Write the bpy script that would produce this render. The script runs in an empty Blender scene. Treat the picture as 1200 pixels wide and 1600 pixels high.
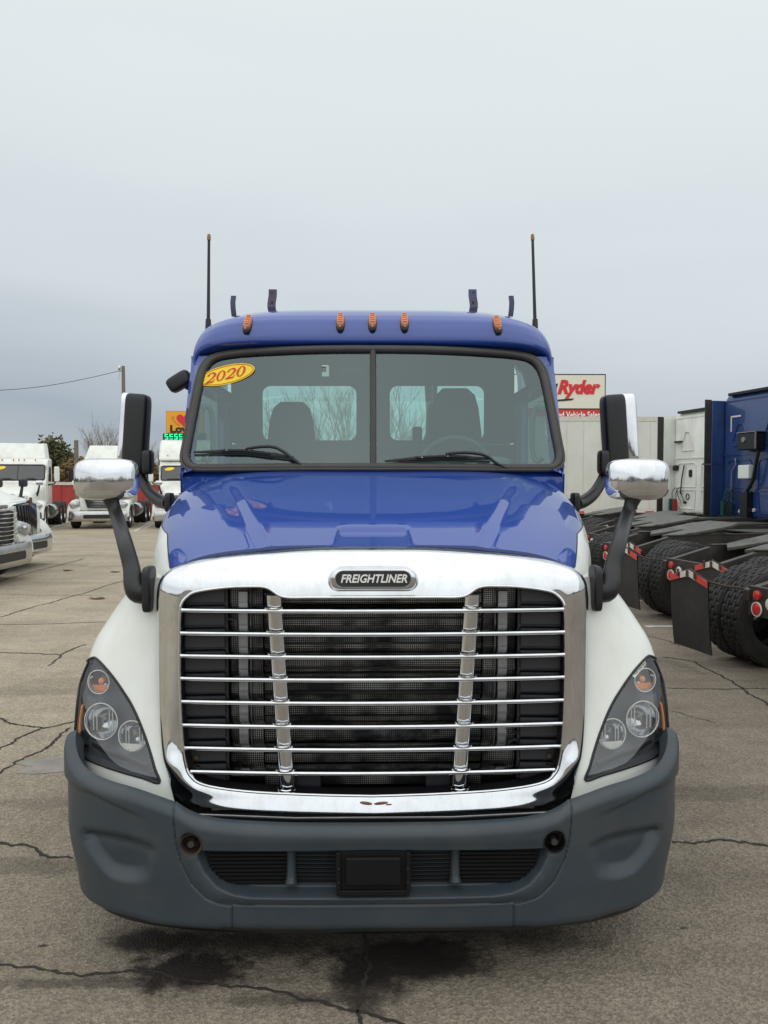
import bpy, bmesh, math, random
import numpy as np
from mathutils import Vector, Matrix
from mathutils.bvhtree import BVHTree
R = math.radians
random.seed(7); np.random.seed(7)
SC = bpy.context.scene
COL = SC.collection

# ------------------------------------------------------------------ camera
F, CXP, CYP = 1200.0, 600.0, 800.0            # focal length and principal point in photo pixels
CAM = Vector((0, 0, 1.85))
YAW, PITCH = math.atan(17 / F), math.atan(45 / F)
FWD = Vector((math.sin(YAW) * math.cos(PITCH), math.cos(YAW) * math.cos(PITCH), -math.sin(PITCH)))
RGT = Vector((math.cos(YAW), -math.sin(YAW), 0))
UPV = RGT.cross(FWD)
cd = bpy.data.cameras.new('camera'); co = bpy.data.objects.new('camera', cd); COL.objects.link(co)
co.location = CAM; co.rotation_euler = (math.pi / 2 - PITCH, 0, -YAW)
cd.sensor_fit = 'VERTICAL'; cd.sensor_height = 36; cd.lens = 36 * F / 1600
cd.clip_start = 0.05; cd.clip_end = 1500
SC.camera = co

# ------------------------------------------------------------------ sky and sun
SUN_EL, SUN_AZ = R(46), R(180 + 12)            # behind the photographer
W = bpy.data.worlds.new('World'); SC.world = W; W.use_nodes = True
nt = W.node_tree; nt.nodes.clear()
def wn(t, **k):
    n = nt.nodes.new(t)
    for a, b in k.items(): setattr(n, a, b)
    return n
wo = wn('ShaderNodeOutputWorld'); bg = wn('ShaderNodeBackground'); bg.inputs['Strength'].default_value = 0.1
sky = wn('ShaderNodeTexSky', sky_type='NISHITA'); sky.sun_disc = False
sky.sun_elevation = SUN_EL; sky.sun_rotation = SUN_AZ; sky.dust_density = 3; sky.air_density = 1.2
tc = wn('ShaderNodeTexCoord'); sx = wn('ShaderNodeSeparateXYZ'); nt.links.new(tc.outputs['Generated'], sx.inputs[0])
mp = wn('ShaderNodeMapping'); mp.inputs['Scale'].default_value = (1.1, 1.1, 6.0); nt.links.new(tc.outputs['Generated'], mp.inputs[0])
nz = wn('ShaderNodeTexNoise'); nz.inputs['Scale'].default_value = 1.3; nz.inputs['Detail'].default_value = 5; nz.inputs['Roughness'].default_value = .45
nt.links.new(mp.outputs[0], nz.inputs['Vector'])
sub = wn('ShaderNodeMath', operation='MULTIPLY_ADD'); sub.inputs[1].default_value = 0.22; sub.inputs[2].default_value = -0.10
nt.links.new(nz.outputs[0], sub.inputs[0])
ax0 = wn('ShaderNodeMath', operation='MULTIPLY_ADD'); ax0.inputs[1].default_value = .09; nt.links.new(sx.outputs['X'], ax0.inputs[0]); nt.links.new(sx.outputs['Z'], ax0.inputs[2])   # the cloud bank is thicker to the left
ad = wn('ShaderNodeMath', operation='ADD'); nt.links.new(ax0.outputs[0], ad.inputs[0]); nt.links.new(sub.outputs[0], ad.inputs[1])
rp = wn('ShaderNodeValToRGB'); nt.links.new(ad.outputs[0], rp.inputs[0])
el = rp.color_ramp.elements
stops = [(0.0, (.48, .51, .54)), (.03, (.45, .50, .54)), (.08, (.37, .43, .50)), (.15, (.52, .57, .62)), (.24, (.64, .70, .73)), (.36, (.72, .78, .80)), (.52, (.78, .84, .85)), (.75, (.93, .97, .98)), (1, (1.06, 1.09, 1.09))]
while len(el) < len(stops): el.new(.5)
for e, (p, c) in zip(el, stops): e.position = p; e.color = (*c, 1)
sc10 = wn('ShaderNodeVectorMath', operation='SCALE'); sc10.inputs['Scale'].default_value = 10
nt.links.new(rp.outputs[0], sc10.inputs[0])
mx = wn('ShaderNodeMixRGB'); mx.inputs[0].default_value = .92
nt.links.new(sky.outputs[0], mx.inputs[1]); nt.links.new(sc10.outputs[0], mx.inputs[2])
nt.links.new(mx.outputs[0], bg.inputs['Color']); nt.links.new(bg.outputs[0], wo.inputs[0])
sl = bpy.data.lights.new('sun', 'SUN'); so = bpy.data.objects.new('sun', sl); COL.objects.link(so)
sl.energy = 1.4; sl.angle = R(165); sl.color = (1, .99, .95)
sd = Vector((math.sin(SUN_AZ) * math.cos(SUN_EL), math.cos(SUN_AZ) * math.cos(SUN_EL), math.sin(SUN_EL)))
so.rotation_euler = (-sd).to_track_quat('-Z', 'Y').to_euler(); so.location = (0, -10, 30)
SC.view_settings.view_transform = 'Standard'; SC.view_settings.look = 'None'
SC.view_settings.exposure = 0.06; SC.view_settings.gamma = 1; SC.view_settings.use_curve_mapping = False
SC.cycles.max_bounces = 10; SC.cycles.transparent_max_bounces = 16; SC.cycles.caustics_reflective = False; SC.cycles.caustics_refractive = False

# ------------------------------------------------------------------ measuring helpers
def ray(px, py): return FWD + RGT * ((px - CXP) / F) + UPV * ((CYP - py) / F)
def at(px, py, Y):                              # the point seen at photo pixel (px, py) that stands Y metres away
    d = ray(px, py); return CAM + d * (Y / d.y)
def on_ground(px, py, z=0.0):
    d = ray(px, py); return CAM + d * ((z - CAM.z) / d.z)
def T(u, py, Y):                                # same, mirrored to the positive half of the symmetric truck
    p = at(583 - u, py, Y); return Vector((-p.x, p.y, p.z))
def proj(p):
    r = Vector(p) - CAM; w = r.dot(FWD)
    return CXP + F * r.dot(RGT) / w, CYP - F * r.dot(UPV) / w
def sstep(a, b, x): t = np.clip((x - a) / (b - a), 0, 1); return t * t * (3 - 2 * t)
def poly_sdf(P, X, Z):                          # signed distance to a closed polygon (negative inside)
    P = np.asarray(P, float); d = np.full(X.shape, 1e9); ins = np.zeros(X.shape, bool)
    for i in range(len(P)):
        a, b = P[i], P[(i + 1) % len(P)]
        ex, ez = b - a; wx, wz = X - a[0], Z - a[1]
        t = np.clip((wx * ex + wz * ez) / (ex * ex + ez * ez + 1e-12), 0, 1)
        d = np.minimum(d, np.hypot(wx - ex * t, wz - ez * t))
        c = (a[1] > Z) != (b[1] > Z)
        with np.errstate(divide='ignore', invalid='ignore'):
            ins ^= c & (X < (b[0] - a[0]) * (Z - a[1]) / (b[1] - a[1] + 1e-15) + a[0])
    return np.where(ins, -d, d)
def line_dist(P, X, Z):
    P = np.asarray(P, float); d = np.full(X.shape, 1e9)
    for a, b in zip(P[:-1], P[1:]):
        ex, ez = b - a; wx, wz = X - a[0], Z - a[1]
        t = np.clip((wx * ex + wz * ez) / (ex * ex + ez * ez + 1e-12), 0, 1)
        d = np.minimum(d, np.hypot(wx - ex * t, wz - ez * t))
    return d
def inside(P, x, y):
    r = False; n = len(P)
    for i in range(n):
        (x1, y1), (x2, y2) = P[i], P[(i + 1) % n]
        if (y1 > y) != (y2 > y) and x < (x2 - x1) * (y - y1) / (y2 - y1) + x1: r = not r
    return r
def catmull(P, n, closed=False):
    P = [Vector(p) for p in P]; out = []; m = len(P); k = m if closed else m - 1
    for i in range(k):
        if closed: a, b, c, d = P[i - 1], P[i], P[(i + 1) % m], P[(i + 2) % m]
        else: a, b, c, d = P[max(i - 1, 0)], P[i], P[i + 1], P[min(i + 2, m - 1)]
        for j in range(n):
            t = j / n
            out.append(.5 * ((2 * b) + (c - a) * t + (2 * a - 5 * b + 4 * c - d) * t * t + (3 * b - a - 3 * c + d) * t ** 3))
    if not closed: out.append(P[-1])
    return out

# ------------------------------------------------------------------ mesh builder
OFF = {}
def spow(v, e): return math.copysign(abs(v) ** e, v)
class MB:
    def __init__(s): s.v = []; s.f = []
    def add(s, vs, fs):
        o = len(s.v); s.v += [tuple(v) for v in vs]; s.f += [tuple(i + o for i in f) for f in fs]; return s
    def box(s, a, b):
        (x0, y0, z0), (x1, y1, z1) = a, b
        return s.add([(x0,y0,z0),(x1,y0,z0),(x1,y1,z0),(x0,y1,z0),(x0,y0,z1),(x1,y0,z1),(x1,y1,z1),(x0,y1,z1)],
                     [(0,3,2,1),(4,5,6,7),(0,1,5,4),(1,2,6,5),(2,3,7,6),(3,0,4,7)])
    def obox(s, c, size, rot=None):             # oriented box
        m = MB().box([-q / 2 for q in size], [q / 2 for q in size]); rot = rot or Matrix.Identity(3)
        return s.add([Vector(c) + rot @ Vector(v) for v in m.v], m.f)
    def grid(s, P, cu=False, cv=False):         # P[row][col]
        n, m = len(P), len(P[0]); fs = []
        for i in range(n if cv else n - 1):
            for j in range(m if cu else m - 1):
                a, b = i * m + j, i * m + (j + 1) % m; c, d = ((i + 1) % n) * m + (j + 1) % m, ((i + 1) % n) * m + j
                fs.append((a, b, c, d))
        return s.add([p for r in P for p in r], fs)
    def loft(s, rings, caps=True):
        s.grid(rings, cu=True); m = len(rings[0])
        if caps:
            o = len(s.v) - len(rings) * m
            s.f.append(tuple(o + i for i in range(m))[::-1]); s.f.append(tuple(o + (len(rings) - 1) * m + i for i in range(m)))
        return s
    def tube(s, pts, r, n=8, closed=False, caps=True, flat=1.0, upv=(0, 0, 1)):
        pts = [Vector(p) for p in pts]; k = len(pts); rr = r if isinstance(r, (list, tuple)) else [r] * k
        rings = []; prev = None
        for i, p in enumerate(pts):
            if closed: t = pts[(i + 1) % k] - pts[i - 1]
            else: t = pts[min(i + 1, k - 1)] - pts[max(i - 1, 0)]
            t = t.normalized() if t.length > 1e-9 else Vector((0, 0, 1))
            if prev is None:
                a = Vector(upv)
                if abs(a.dot(t)) > .95: a = Vector((0, 1, 0)) if abs(t.y) < .9 else Vector((1, 0, 0))
            else: a = prev
            a = (a - t * a.dot(t)).normalized(); prev = a; b = t.cross(a)
            rings.append([p + a * (rr[i] * math.cos(2 * math.pi * j / n)) + b * (rr[i] * flat * math.sin(2 * math.pi * j / n)) for j in range(n)])
        if closed: s.grid(rings, cu=True, cv=True)
        else: s.loft(rings, caps)
        return s
    def prism(s, poly, ax, a, b):               # polygon in the plane normal to axis ax, from a to b
        def P(q, h):
            return {0: (h, q[0], q[1]), 1: (q[0], h, q[1]), 2: (q[0], q[1], h)}[ax]
        n = len(poly)
        return s.add([P(q, a) for q in poly] + [P(q, b) for q in poly],
                     [tuple(range(n))[::-1], tuple(range(n, 2 * n))] + [(i, (i + 1) % n, n + (i + 1) % n, n + i) for i in range(n)])
    def lathe(s, prof, c, axis, n=24, caps=False):   # prof: (radius, height along axis)
        ax = Vector(axis).normalized(); a = ax.orthogonal().normalized(); b = ax.cross(a); c = Vector(c)
        rings = [[c + ax * h + (a * math.cos(2 * math.pi * j / n) + b * math.sin(2 * math.pi * j / n)) * r for j in range(n)] for r, h in prof]
        return s.loft(rings, caps)
    def sup(s, c, size, e1=.5, e2=.5, n=28, m=16, rot=None):   # superellipsoid, full size
        rot = rot or Matrix.Identity(3); c = Vector(c); rings = []
        for i in range(m + 1):
            a = -math.pi / 2 + math.pi * i / m
            a = max(min(a, math.pi / 2 - 1e-3), -math.pi / 2 + 1e-3)
            rings.append([c + rot @ Vector((size[0] / 2 * spow(math.cos(a), e1) * spow(math.cos(t), e2), size[1] / 2 * spow(math.cos(a), e1) * spow(math.sin(t), e2), size[2] / 2 * spow(math.sin(a), e1)))
                          for t in [2 * math.pi * j / n for j in range(n)]])
        return s.loft(rings)
    def xf(s, M): s.v = [tuple(M @ Vector(v)) for v in s.v]; return s
    def mirror(s): s.v = [(-x, y, z) for x, y, z in s.v]; return s
    def build(s, name, mat, parent=None, smooth=True, angle=38, bevel=0, seg=2, loc=None):
        me = bpy.data.meshes.new(name); off = OFF.get(parent.name) if parent else None
        vs = s.v if off is None else [(x - off[0], y - off[1], z - off[2]) for x, y, z in s.v]
        me.from_pydata(vs, [], s.f)
        bm = bmesh.new(); bm.from_mesh(me); bmesh.ops.recalc_face_normals(bm, faces=bm.faces); bm.to_mesh(me); bm.free()
        me.materials.append(mat)
        if smooth: me.shade_smooth(); me.set_sharp_from_angle(angle=R(angle))
        o = bpy.data.objects.new(name, me); COL.objects.link(o)
        if parent: o.parent = parent
        if off is not None: OFF[o.name] = off
        if loc is not None: o.location = loc
        if bevel:
            b = o.modifiers.new('bevel', 'BEVEL'); b.width = bevel; b.segments = seg; b.limit_method = 'ANGLE'; b.angle_limit = R(40); b.harden_normals = True
        return o
def tag(o, label=None, cat=None, group=None, kind=None):
    if label: o['label'] = label
    if cat: o['category'] = cat
    if group: o['group'] = group
    if kind: o['kind'] = kind
    return o
def empty(name, loc=(0, 0, 0), rz=0.0, label=None, cat=None, group=None, world=False):
    o = bpy.data.objects.new(name, None); COL.objects.link(o); o.location = loc; o.rotation_euler = (0, 0, rz); o.empty_display_size = .2
    if world: OFF[o.name] = tuple(loc)
    return tag(o, label, cat, group)
def copy_tree(o, parent=None):
    c = o.copy(); COL.objects.link(c); c.parent = parent
    for ch in list(o.children): copy_tree(ch, c)
    return c
def text_mb(body, size, ext=.002, shear=0, offset=0, spacing=1.0, align='CENTER'):   # lettering in the local XZ plane facing -Y
    cu = bpy.data.curves.new('lettering', 'FONT'); cu.body = body; cu.size = size; cu.extrude = ext; cu.shear = shear; cu.offset = offset
    cu.space_character = spacing; cu.align_x = align; cu.align_y = 'CENTER'; cu.resolution_u = 3
    o = bpy.data.objects.new('lettering', cu); COL.objects.link(o)
    dg = bpy.context.evaluated_depsgraph_get(); me = o.evaluated_get(dg).to_mesh()
    m = MB().add([(v.co.x, -v.co.z, v.co.y) for v in me.vertices], [tuple(p.vertices) for p in me.polygons])
    o.evaluated_get(dg).to_mesh_clear(); bpy.data.objects.remove(o); bpy.data.curves.remove(cu)
    return m
def frame(origin, xax, nrm):                    # matrix: local x along xax, local -y along nrm, local z up the face
    n = Vector(nrm).normalized(); x = Vector(xax); x = (x - n * x.dot(n)).normalized(); z = x.cross(-n)
    M = Matrix((x, -n, z)).transposed().to_4x4(); M.translation = Vector(origin); return M

# ------------------------------------------------------------------ materials
MATS = {}
def nodes(name):
    m = bpy.data.materials.new(name); m.use_nodes = True; t = m.node_tree; b = t.nodes['Principled BSDF']; MATS[name] = m
    return m, t, b
def N(t, ty, **k):
    n = t.nodes.new(ty)
    for a, b in k.items():
        if a in n.inputs: n.inputs[a].default_value = b
        else: setattr(n, a, b)
    return n
def coordsof(t, scale=(1, 1, 1), kind='Object'):
    c = t.nodes.new('ShaderNodeTexCoord'); mpn = t.nodes.new('ShaderNodeMapping'); mpn.inputs['Scale'].default_value = scale
    t.links.new(c.outputs[kind], mpn.inputs[0]); return mpn.outputs[0]
def mat(name, col, rough=.5, metal=0.0, coat=0.0, var=.12, vs=6.0, rvar=.08, bump=0.0, bs=60.0, spec=.5, tint=None, stretch=(1, 1, 1), emit=None, coat_rough=.03, coat_ior=1.5, dust=None):
    m, t, b = nodes(name)
    v = coordsof(t, stretch)
    n = N(t, 'ShaderNodeTexNoise', Scale=vs, Detail=6.0, Roughness=.6); t.links.new(v, n.inputs['Vector'])
    r = t.nodes.new('ShaderNodeValToRGB'); t.links.new(n.outputs[0], r.inputs[0])
    r.color_ramp.elements[0].position = .3; r.color_ramp.elements[1].position = .72
    c2 = tint or tuple(q * (1 - var) for q in col)
    r.color_ramp.elements[0].color = (*c2, 1); r.color_ramp.elements[1].color = (*[min(1, q * (1 + var * .5)) for q in col], 1)
    o_ = r.outputs[0]
    if dust:                                    # blotchy road film: (colour, amount, scale, stretch)
        mq = t.nodes.new('ShaderNodeMapping'); mq.inputs['Scale'].default_value = dust[3]; t.links.new(v, mq.inputs[0])
        nd = N(t, 'ShaderNodeTexNoise', Scale=dust[2], Detail=8.0, Roughness=.7); t.links.new(mq.outputs[0], nd.inputs['Vector'])
        rd = t.nodes.new('ShaderNodeValToRGB'); rd.color_ramp.elements[0].position = .46; rd.color_ramp.elements[1].position = .74; rd.color_ramp.elements[1].color = (dust[1],) * 3 + (1,); t.links.new(nd.outputs[0], rd.inputs[0])
        md = t.nodes.new('ShaderNodeMixRGB'); t.links.new(rd.outputs[0], md.inputs[0]); t.links.new(o_, md.inputs[1]); md.inputs[2].default_value = (*dust[0], 1); o_ = md.outputs[0]
    t.links.new(o_, b.inputs['Base Color'])
    mr = N(t, 'ShaderNodeMapRange'); mr.inputs['To Min'].default_value = max(0.0, rough - rvar * .5); mr.inputs['To Max'].default_value = min(1, rough + rvar * .5)
    t.links.new(n.outputs[0], mr.inputs[0]); t.links.new(mr.outputs[0], b.inputs['Roughness'])
    b.inputs['Metallic'].default_value = metal; b.inputs['Coat Weight'].default_value = coat; b.inputs['Coat Roughness'].default_value = coat_rough; b.inputs['Coat IOR'].default_value = coat_ior
    b.inputs['Specular IOR Level'].default_value = spec
    if bump:
        n2 = N(t, 'ShaderNodeTexNoise', Scale=bs, Detail=3.0); t.links.new(v, n2.inputs['Vector'])
        bp = N(t, 'ShaderNodeBump', Strength=bump, Distance=.01); t.links.new(n2.outputs[0], bp.inputs['Height']); t.links.new(bp.outputs[0], b.inputs['Normal'])
    if emit: b.inputs['Emission Color'].default_value = (*col, 1); b.inputs['Emission Strength'].default_value = emit
    return m
def glass(name, tint=(.8, .9, .87), f0=.05, rough=0.0, gcol=(1, 1, 1)):
    m, t, b = nodes(name); t.nodes.remove(b); out = t.nodes['Material Output']
    g = t.nodes.new('ShaderNodeNewGeometry'); d = N(t, 'ShaderNodeVectorMath', operation='DOT_PRODUCT')
    t.links.new(g.outputs['Normal'], d.inputs[0]); t.links.new(g.outputs['Incoming'], d.inputs[1])
    ab = N(t, 'ShaderNodeMath', operation='ABSOLUTE'); t.links.new(d.outputs['Value'], ab.inputs[0])
    om = N(t, 'ShaderNodeMath', operation='SUBTRACT'); om.inputs[0].default_value = 1; t.links.new(ab.outputs[0], om.inputs[1])
    pw = N(t, 'ShaderNodeMath', operation='POWER'); pw.inputs[1].default_value = 5; t.links.new(om.outputs[0], pw.inputs[0])
    ma = N(t, 'ShaderNodeMath', operation='MULTIPLY_ADD'); ma.inputs[1].default_value = 1 - f0; ma.inputs[2].default_value = f0; t.links.new(pw.outputs[0], ma.inputs[0])
    tr = t.nodes.new('ShaderNodeBsdfTransparent'); tr.inputs[0].default_value = (*tint, 1)
    gl = t.nodes.new('ShaderNodeBsdfGlossy'); gl.inputs['Roughness'].default_value = rough; gl.inputs[0].default_value = (*gcol, 1)
    mxs = t.nodes.new('ShaderNodeMixShader'); t.links.new(ma.outputs[0], mxs.inputs[0]); t.links.new(tr.outputs[0], mxs.inputs[1]); t.links.new(gl.outputs[0], mxs.inputs[2])
    t.links.new(mxs.outputs[0], out.inputs[0]); return m
BLUE = mat('blue paint', (.006, .050, .30), .5, coat=1, var=.05, vs=2, spec=.2, coat_rough=.02, coat_ior=1.68)
WHITE = mat('white paint', (.80, .825, .785), .35, coat=.5, var=.05, vs=3, tint=(.75, .77, .72), dust=((.58, .55, .46), .22, 5.0, (2.2, 2.2, .5)))
DKBLUE = mat('dark blue paint', (.018, .050, .175), .35, coat=.6, var=.2, vs=2)
CHROME = mat('chrome', (.71, .73, .76), .07, 1, var=.05, vs=22, rvar=.10, bump=.014, bs=7, dust=((.50, .48, .44), .5, 9.0, (1.6, 1.6, .6)))
DULLCHROME = mat('worn bright metal', (.62, .62, .61), .22, 1, var=.15, vs=9, bump=.03, bs=20)
STEEL = mat('grey steel', (.30, .30, .30), .4, .8, var=.2, vs=14)
GREYPLASTIC = mat('slate grey bumper plastic', (.036, .049, .060), .42, var=.16, vs=4, bump=.05, bs=900, spec=.45, tint=(.030, .043, .054), dust=((.075, .069, .060), .5, 2.6, (1, 1, 1.6)))
INKY = mat('deep black plastic', (.007, .007, .008), .6, var=.2, spec=.2)
BLACK = mat('black plastic', (.010, .010, .012), .42, var=.2, vs=8, bump=.04, bs=500)
RUBBER = mat('black rubber', (.020, .019, .019), .6, var=.3, vs=10, dust=((.055, .05, .045), .6, 4.0, (1, 1, 1)))
GASKET = mat('windscreen rubber', (.045, .042, .04), .5, var=.25, vs=12)
TYRE = mat('tyre rubber', (.024, .023, .023), .75, var=.35, vs=10, bump=.1, bs=80, dust=((.07, .062, .052), .5, 6.0, (1, 1, 1)))
FRAMEBLK = mat('black chassis paint', (.016, .016, .016), .5, var=.4, vs=9, tint=(.03, .026, .022), dust=((.09, .07, .05), .6, 5.0, (1, 1, 1)))
RUST = mat('rusty brown metal', (.12, .075, .045), .8, .3, var=.5, vs=25)
GREASE = mat('greasy grey steel', (.11, .11, .095), .5, .3, var=.5, vs=6, tint=(.035, .034, .03), dust=((.16, .13, .10), .5, 5.0, (1, 1, 1)))
BAFFLE = mat('dark grey baffle plastic', (.026, .026, .030), .55, var=.15, vs=5)
AMBER = mat('amber lens', (.55, .16, .03), .25, coat=.6, var=.2, vs=40)
AMBERLAMP = mat('orange lamp lens', (.85, .24, .05), .2, coat=.6, var=.1, vs=40)
RED = mat('red lens', (.55, .03, .03), .25, coat=.6, var=.1)
WLENS = mat('white lens', (.7, .68, .6), .3, coat=.6, var=.1)
TAPEW = mat('white reflective tape', (.72, .70, .64), .45, var=.15, vs=20)
TAPER = mat('red reflective tape', (.62, .06, .04), .4, var=.15, vs=20)
LAMPGREY = mat('dark lamp housing', (.075, .08, .09), .35, var=.2, vs=10)
REFL = mat('lamp reflector', (.46, .47, .49), .08, 1, var=.05)
SEAT = mat('charcoal seat cloth', (.020, .022, .024), .9, var=.2, vs=30)
DASH = mat('grey dash plastic', (.10, .115, .115), .7, var=.1)
TRIM = mat('grey cab trim', (.065, .078, .08), .8, var=.1)
YELLOW = mat('yellow sticker', (.88, .64, .01), .4, var=.03)
REDINK = mat('red ink', (.62, .02, .015), .4, var=.03)
BLACKINK = mat('black ink', (.012, .012, .012), .5, var=.05)
WHITEINK = mat('white ink', (.82, .82, .80), .4, var=.03)
GLASS = glass('windscreen glass', (.58, .80, .75), .11, gcol=(.80, .97, 1))
SIDEGLASS = glass('tinted door glass', (.22, .29, .28), .05)
CLEAR = glass('clear lamp lens', (.93, .95, .95), .10)
DARKGLASS = mat('dark window glass', (.03, .037, .04), .03, var=.2, spec=.9)
MIRROR = mat('mirror glass', (.8, .82, .84), .02, 1, var=.01)
WOOD = mat('weathered pole wood', (.20, .165, .13), .85, var=.3, vs=3, stretch=(8, 8, .6), bump=.2, bs=12)
def radiator_mat():
    m, t, b = nodes('radiator fins'); v = coordsof(t)
    sp = t.nodes.new('ShaderNodeSeparateXYZ'); t.links.new(v, sp.inputs[0])
    def wave(o, k):
        a = N(t, 'ShaderNodeMath', operation='MULTIPLY'); a.inputs[1].default_value = k; t.links.new(sp.outputs[o], a.inputs[0])
        s = N(t, 'ShaderNodeMath', operation='SINE'); t.links.new(a.outputs[0], s.inputs[0])
        q = N(t, 'ShaderNodeMath', operation='MULTIPLY_ADD'); q.inputs[1].default_value = .5; q.inputs[2].default_value = .5; t.links.new(s.outputs[0], q.inputs[0]); return q.outputs[0]
    mu = N(t, 'ShaderNodeMath', operation='MULTIPLY'); t.links.new(wave('X', 2 * math.pi / .0085), mu.inputs[0]); t.links.new(wave('Z', 2 * math.pi / .0085), mu.inputs[1])
    n = N(t, 'ShaderNodeTexNoise', Scale=7.0, Detail=3.0); t.links.new(v, n.inputs['Vector'])
    m2 = N(t, 'ShaderNodeMath', operation='MULTIPLY'); t.links.new(mu.outputs[0], m2.inputs[0]); t.links.new(n.outputs[0], m2.inputs[1])
    r = t.nodes.new('ShaderNodeValToRGB'); q2 = N(t, 'ShaderNodeMapRange'); q2.inputs['From Min'].default_value = .38; q2.inputs['From Max'].default_value = .68; t.links.new(n.outputs[0], q2.inputs[0]); t.links.new(q2.outputs[0], m2.inputs[1]); t.links.new(m2.outputs[0], r.inputs[0])
    r.color_ramp.elements[0].color = (.010, .010, .011, 1); r.color_ramp.elements[1].color = (.62, .60, .56, 1); r.color_ramp.elements[1].position = .6
    t.links.new(r.outputs[0], b.inputs['Base Color']); b.inputs['Roughness'].default_value = .6; b.inputs['Metallic'].default_value = .3
    return m
RADIATOR = radiator_mat()
# ------------------------------------------------------------------ main truck
truck = empty('semi_truck', (0, 3.9, 0), 0, 'blue and white day cab semi truck with large chrome grille, facing the camera head-on', 'truck', world=True)
def part(mb, name, m, parent=truck, **k): return mb.build(name, m, parent, **k)
def both(fn):
    for s in (1, -1): fn(s)
def sided(mb, s): return mb.mirror() if s < 0 else mb

# --- bumper: a fascia swept along its plan curve and pressed in and out by signed distances
BW, BD, BY = 1.252, .50, 2.72
def plan_y(x): return BY + BD * (1 - (1 - min(1, abs(x) / BW) ** 3.0) ** (1 / 3.0))
def onbump(u, py):
    y = BY
    for _ in range(8):
        p = T(u, py, y); y = plan_y(min(p.x, BW - .004))
    return np.array((p.x, p.z))
def plan_curve(n, back=.35, w=BW):
    a = [(w * math.sin(t) ** (2 / 3.0), BY + BD * (1 - math.cos(t) ** (2 / 3.0))) for t in np.linspace(0, math.pi / 2, 1500)]
    a += [(w, BY + BD + d) for d in np.linspace(.01, back, 20)]
    a = np.array([(-x, y) for x, y in a[::-1]] + [tuple(q) for q in a[1:]])
    L = np.concatenate([[0], np.cumsum(np.hypot(*np.diff(a, axis=0).T))])
    s = np.linspace(0, L[-1], n); P = np.stack([np.interp(s, L, a[:, 0]), np.interp(s, L, a[:, 1])], 1)
    Tn = np.gradient(P, axis=0); Tn /= np.linalg.norm(Tn, axis=1)[:, None]
    return P, np.stack([Tn[:, 1], -Tn[:, 0]], 1)       # points, outward normals
NB, MBV = 820, 190
PB, NBn = plan_curve(NB)
tops = np.array([(0, .634), (.30, .635), (.55, .644), (.655, .660), (.70, .684), (.74, .697), (.89, .735), (1.035, .752), (1.13, .770), (1.185, .800), (1.225, .845), (1.255, .885), (2, .885)])
ax_ = np.abs(PB[:, 0]); arc = np.where(ax_ < BW - .002, ax_, BW + (PB[:, 1] - BY - BD))
ztop = np.interp(arc, tops[:, 0], tops[:, 1]); kk = np.ones(21) / 21; ztop = ztop - .018; ztop = np.convolve(np.pad(ztop, 10, 'edge'), kk, 'valid')
zbot = .222 + .0 * ax_
V = np.linspace(0, 1, MBV)[:, None]
Z = zbot[None] + (ztop - zbot)[None] * V; X = np.repeat(ax_[None], MBV, 0)
seam = [onbump(*p) for p in ((315, 1255), (313, 1280), (309, 1315), (301, 1348), (284, 1382), (262, 1404), (240, 1415), (222, 1419))]
ext = seam + [np.array((seam[-1][0], .2))]
mouth = [np.array((-.7, .534))] + [onbump(*p) for p in ((265, 1331), (273, 1334), (271, 1344), (261, 1364), (243, 1384), (218, 1396), (190, 1401))] + [np.array((-.7, onbump(190, 1401)[1]))]
d = np.zeros_like(X)
sd = poly_sdf(mouth, X, Z); d += .060 * (1 - sstep(-.012, .008, sd)) + .008 * (1 - sstep(.0, .05, sd))
hole = onbump(284, 1318); d += .06 * (1 - sstep(.033, .041, np.hypot(X - hole[0], Z - hole[1])))
d += .003 * (1 - sstep(.04, .055, np.hypot(X - hole[0], Z - hole[1])))
dent = [onbump(*p) for p in ((455, 1303), (352, 1322), (350, 1350), (362, 1370), (398, 1374), (430, 1358))]
dent = [(p.x, p.y) for p in catmull([(a, b, 0) for a, b in dent], 6, True)]; sd = poly_sdf(dent, X, Z); df = sstep(.74, .93, X); d += .034 * (1 - sstep(-.035, .028, sd)) * (.25 + .75 * df) + .012 * (1 - sstep(-.006, .004, sd)) * sstep(.47, .54, Z) * (.3 + .7 * df)
crease = [onbump(*p) for p in ((484, 1212), (440, 1240), (395, 1262), (340, 1283))]
cz = np.interp(X, [c[0] for c in crease][::-1], [c[1] for c in crease][::-1])
fadec = sstep(.80, .93, X); d += .013 * (1 - sstep(-.016, .012, Z - cz)) * fadec
cenreg = np.array([np.array((-1, .2))] + [np.array((-1, .75))] + seam + [np.array((seam[-1][0], .2))])
sdc = poly_sdf(cenreg, X, Z); incen = sdc < 0
d -= .012 * (1 - sstep(-.05, .0, sdc)) * (1 - sstep(.35, .42, -Z + .72))     # centre stands a little proud
d += .007 * (1 - sstep(.0015, .005, line_dist(ext, X, Z)))
lip = onbump(100, 1417)[1]; d += .006 * (1 - sstep(.0015, .006, np.abs(Z - lip))) * (X < seam[-1][0])
d += .010 * (1 - sstep(-.004, .03, Z - lip)) * (1 - sstep(.54, .60, X))
rt = .045; tt = np.clip((Z - (ztop[None] - rt)) / rt, 0, 1); d += .045 * (1 - np.sqrt(1 - tt ** 2 * .999))
rb = .035; tb = np.clip(((zbot[None] + rb) - Z) / rb, 0, 1); d += .022 * (1 - np.sqrt(1 - tb ** 2 * .999))
bowl = sstep(.52, .22, Z) * sstep(.55, 1.15, X)
XX = PB[None, :, 0] - NBn[None, :, 0] * d; YY = PB[None, :, 1] - NBn[None, :, 1] * d
XX = XX * (1 - .030 * bowl); YY = YY + .012 * bowl
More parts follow.
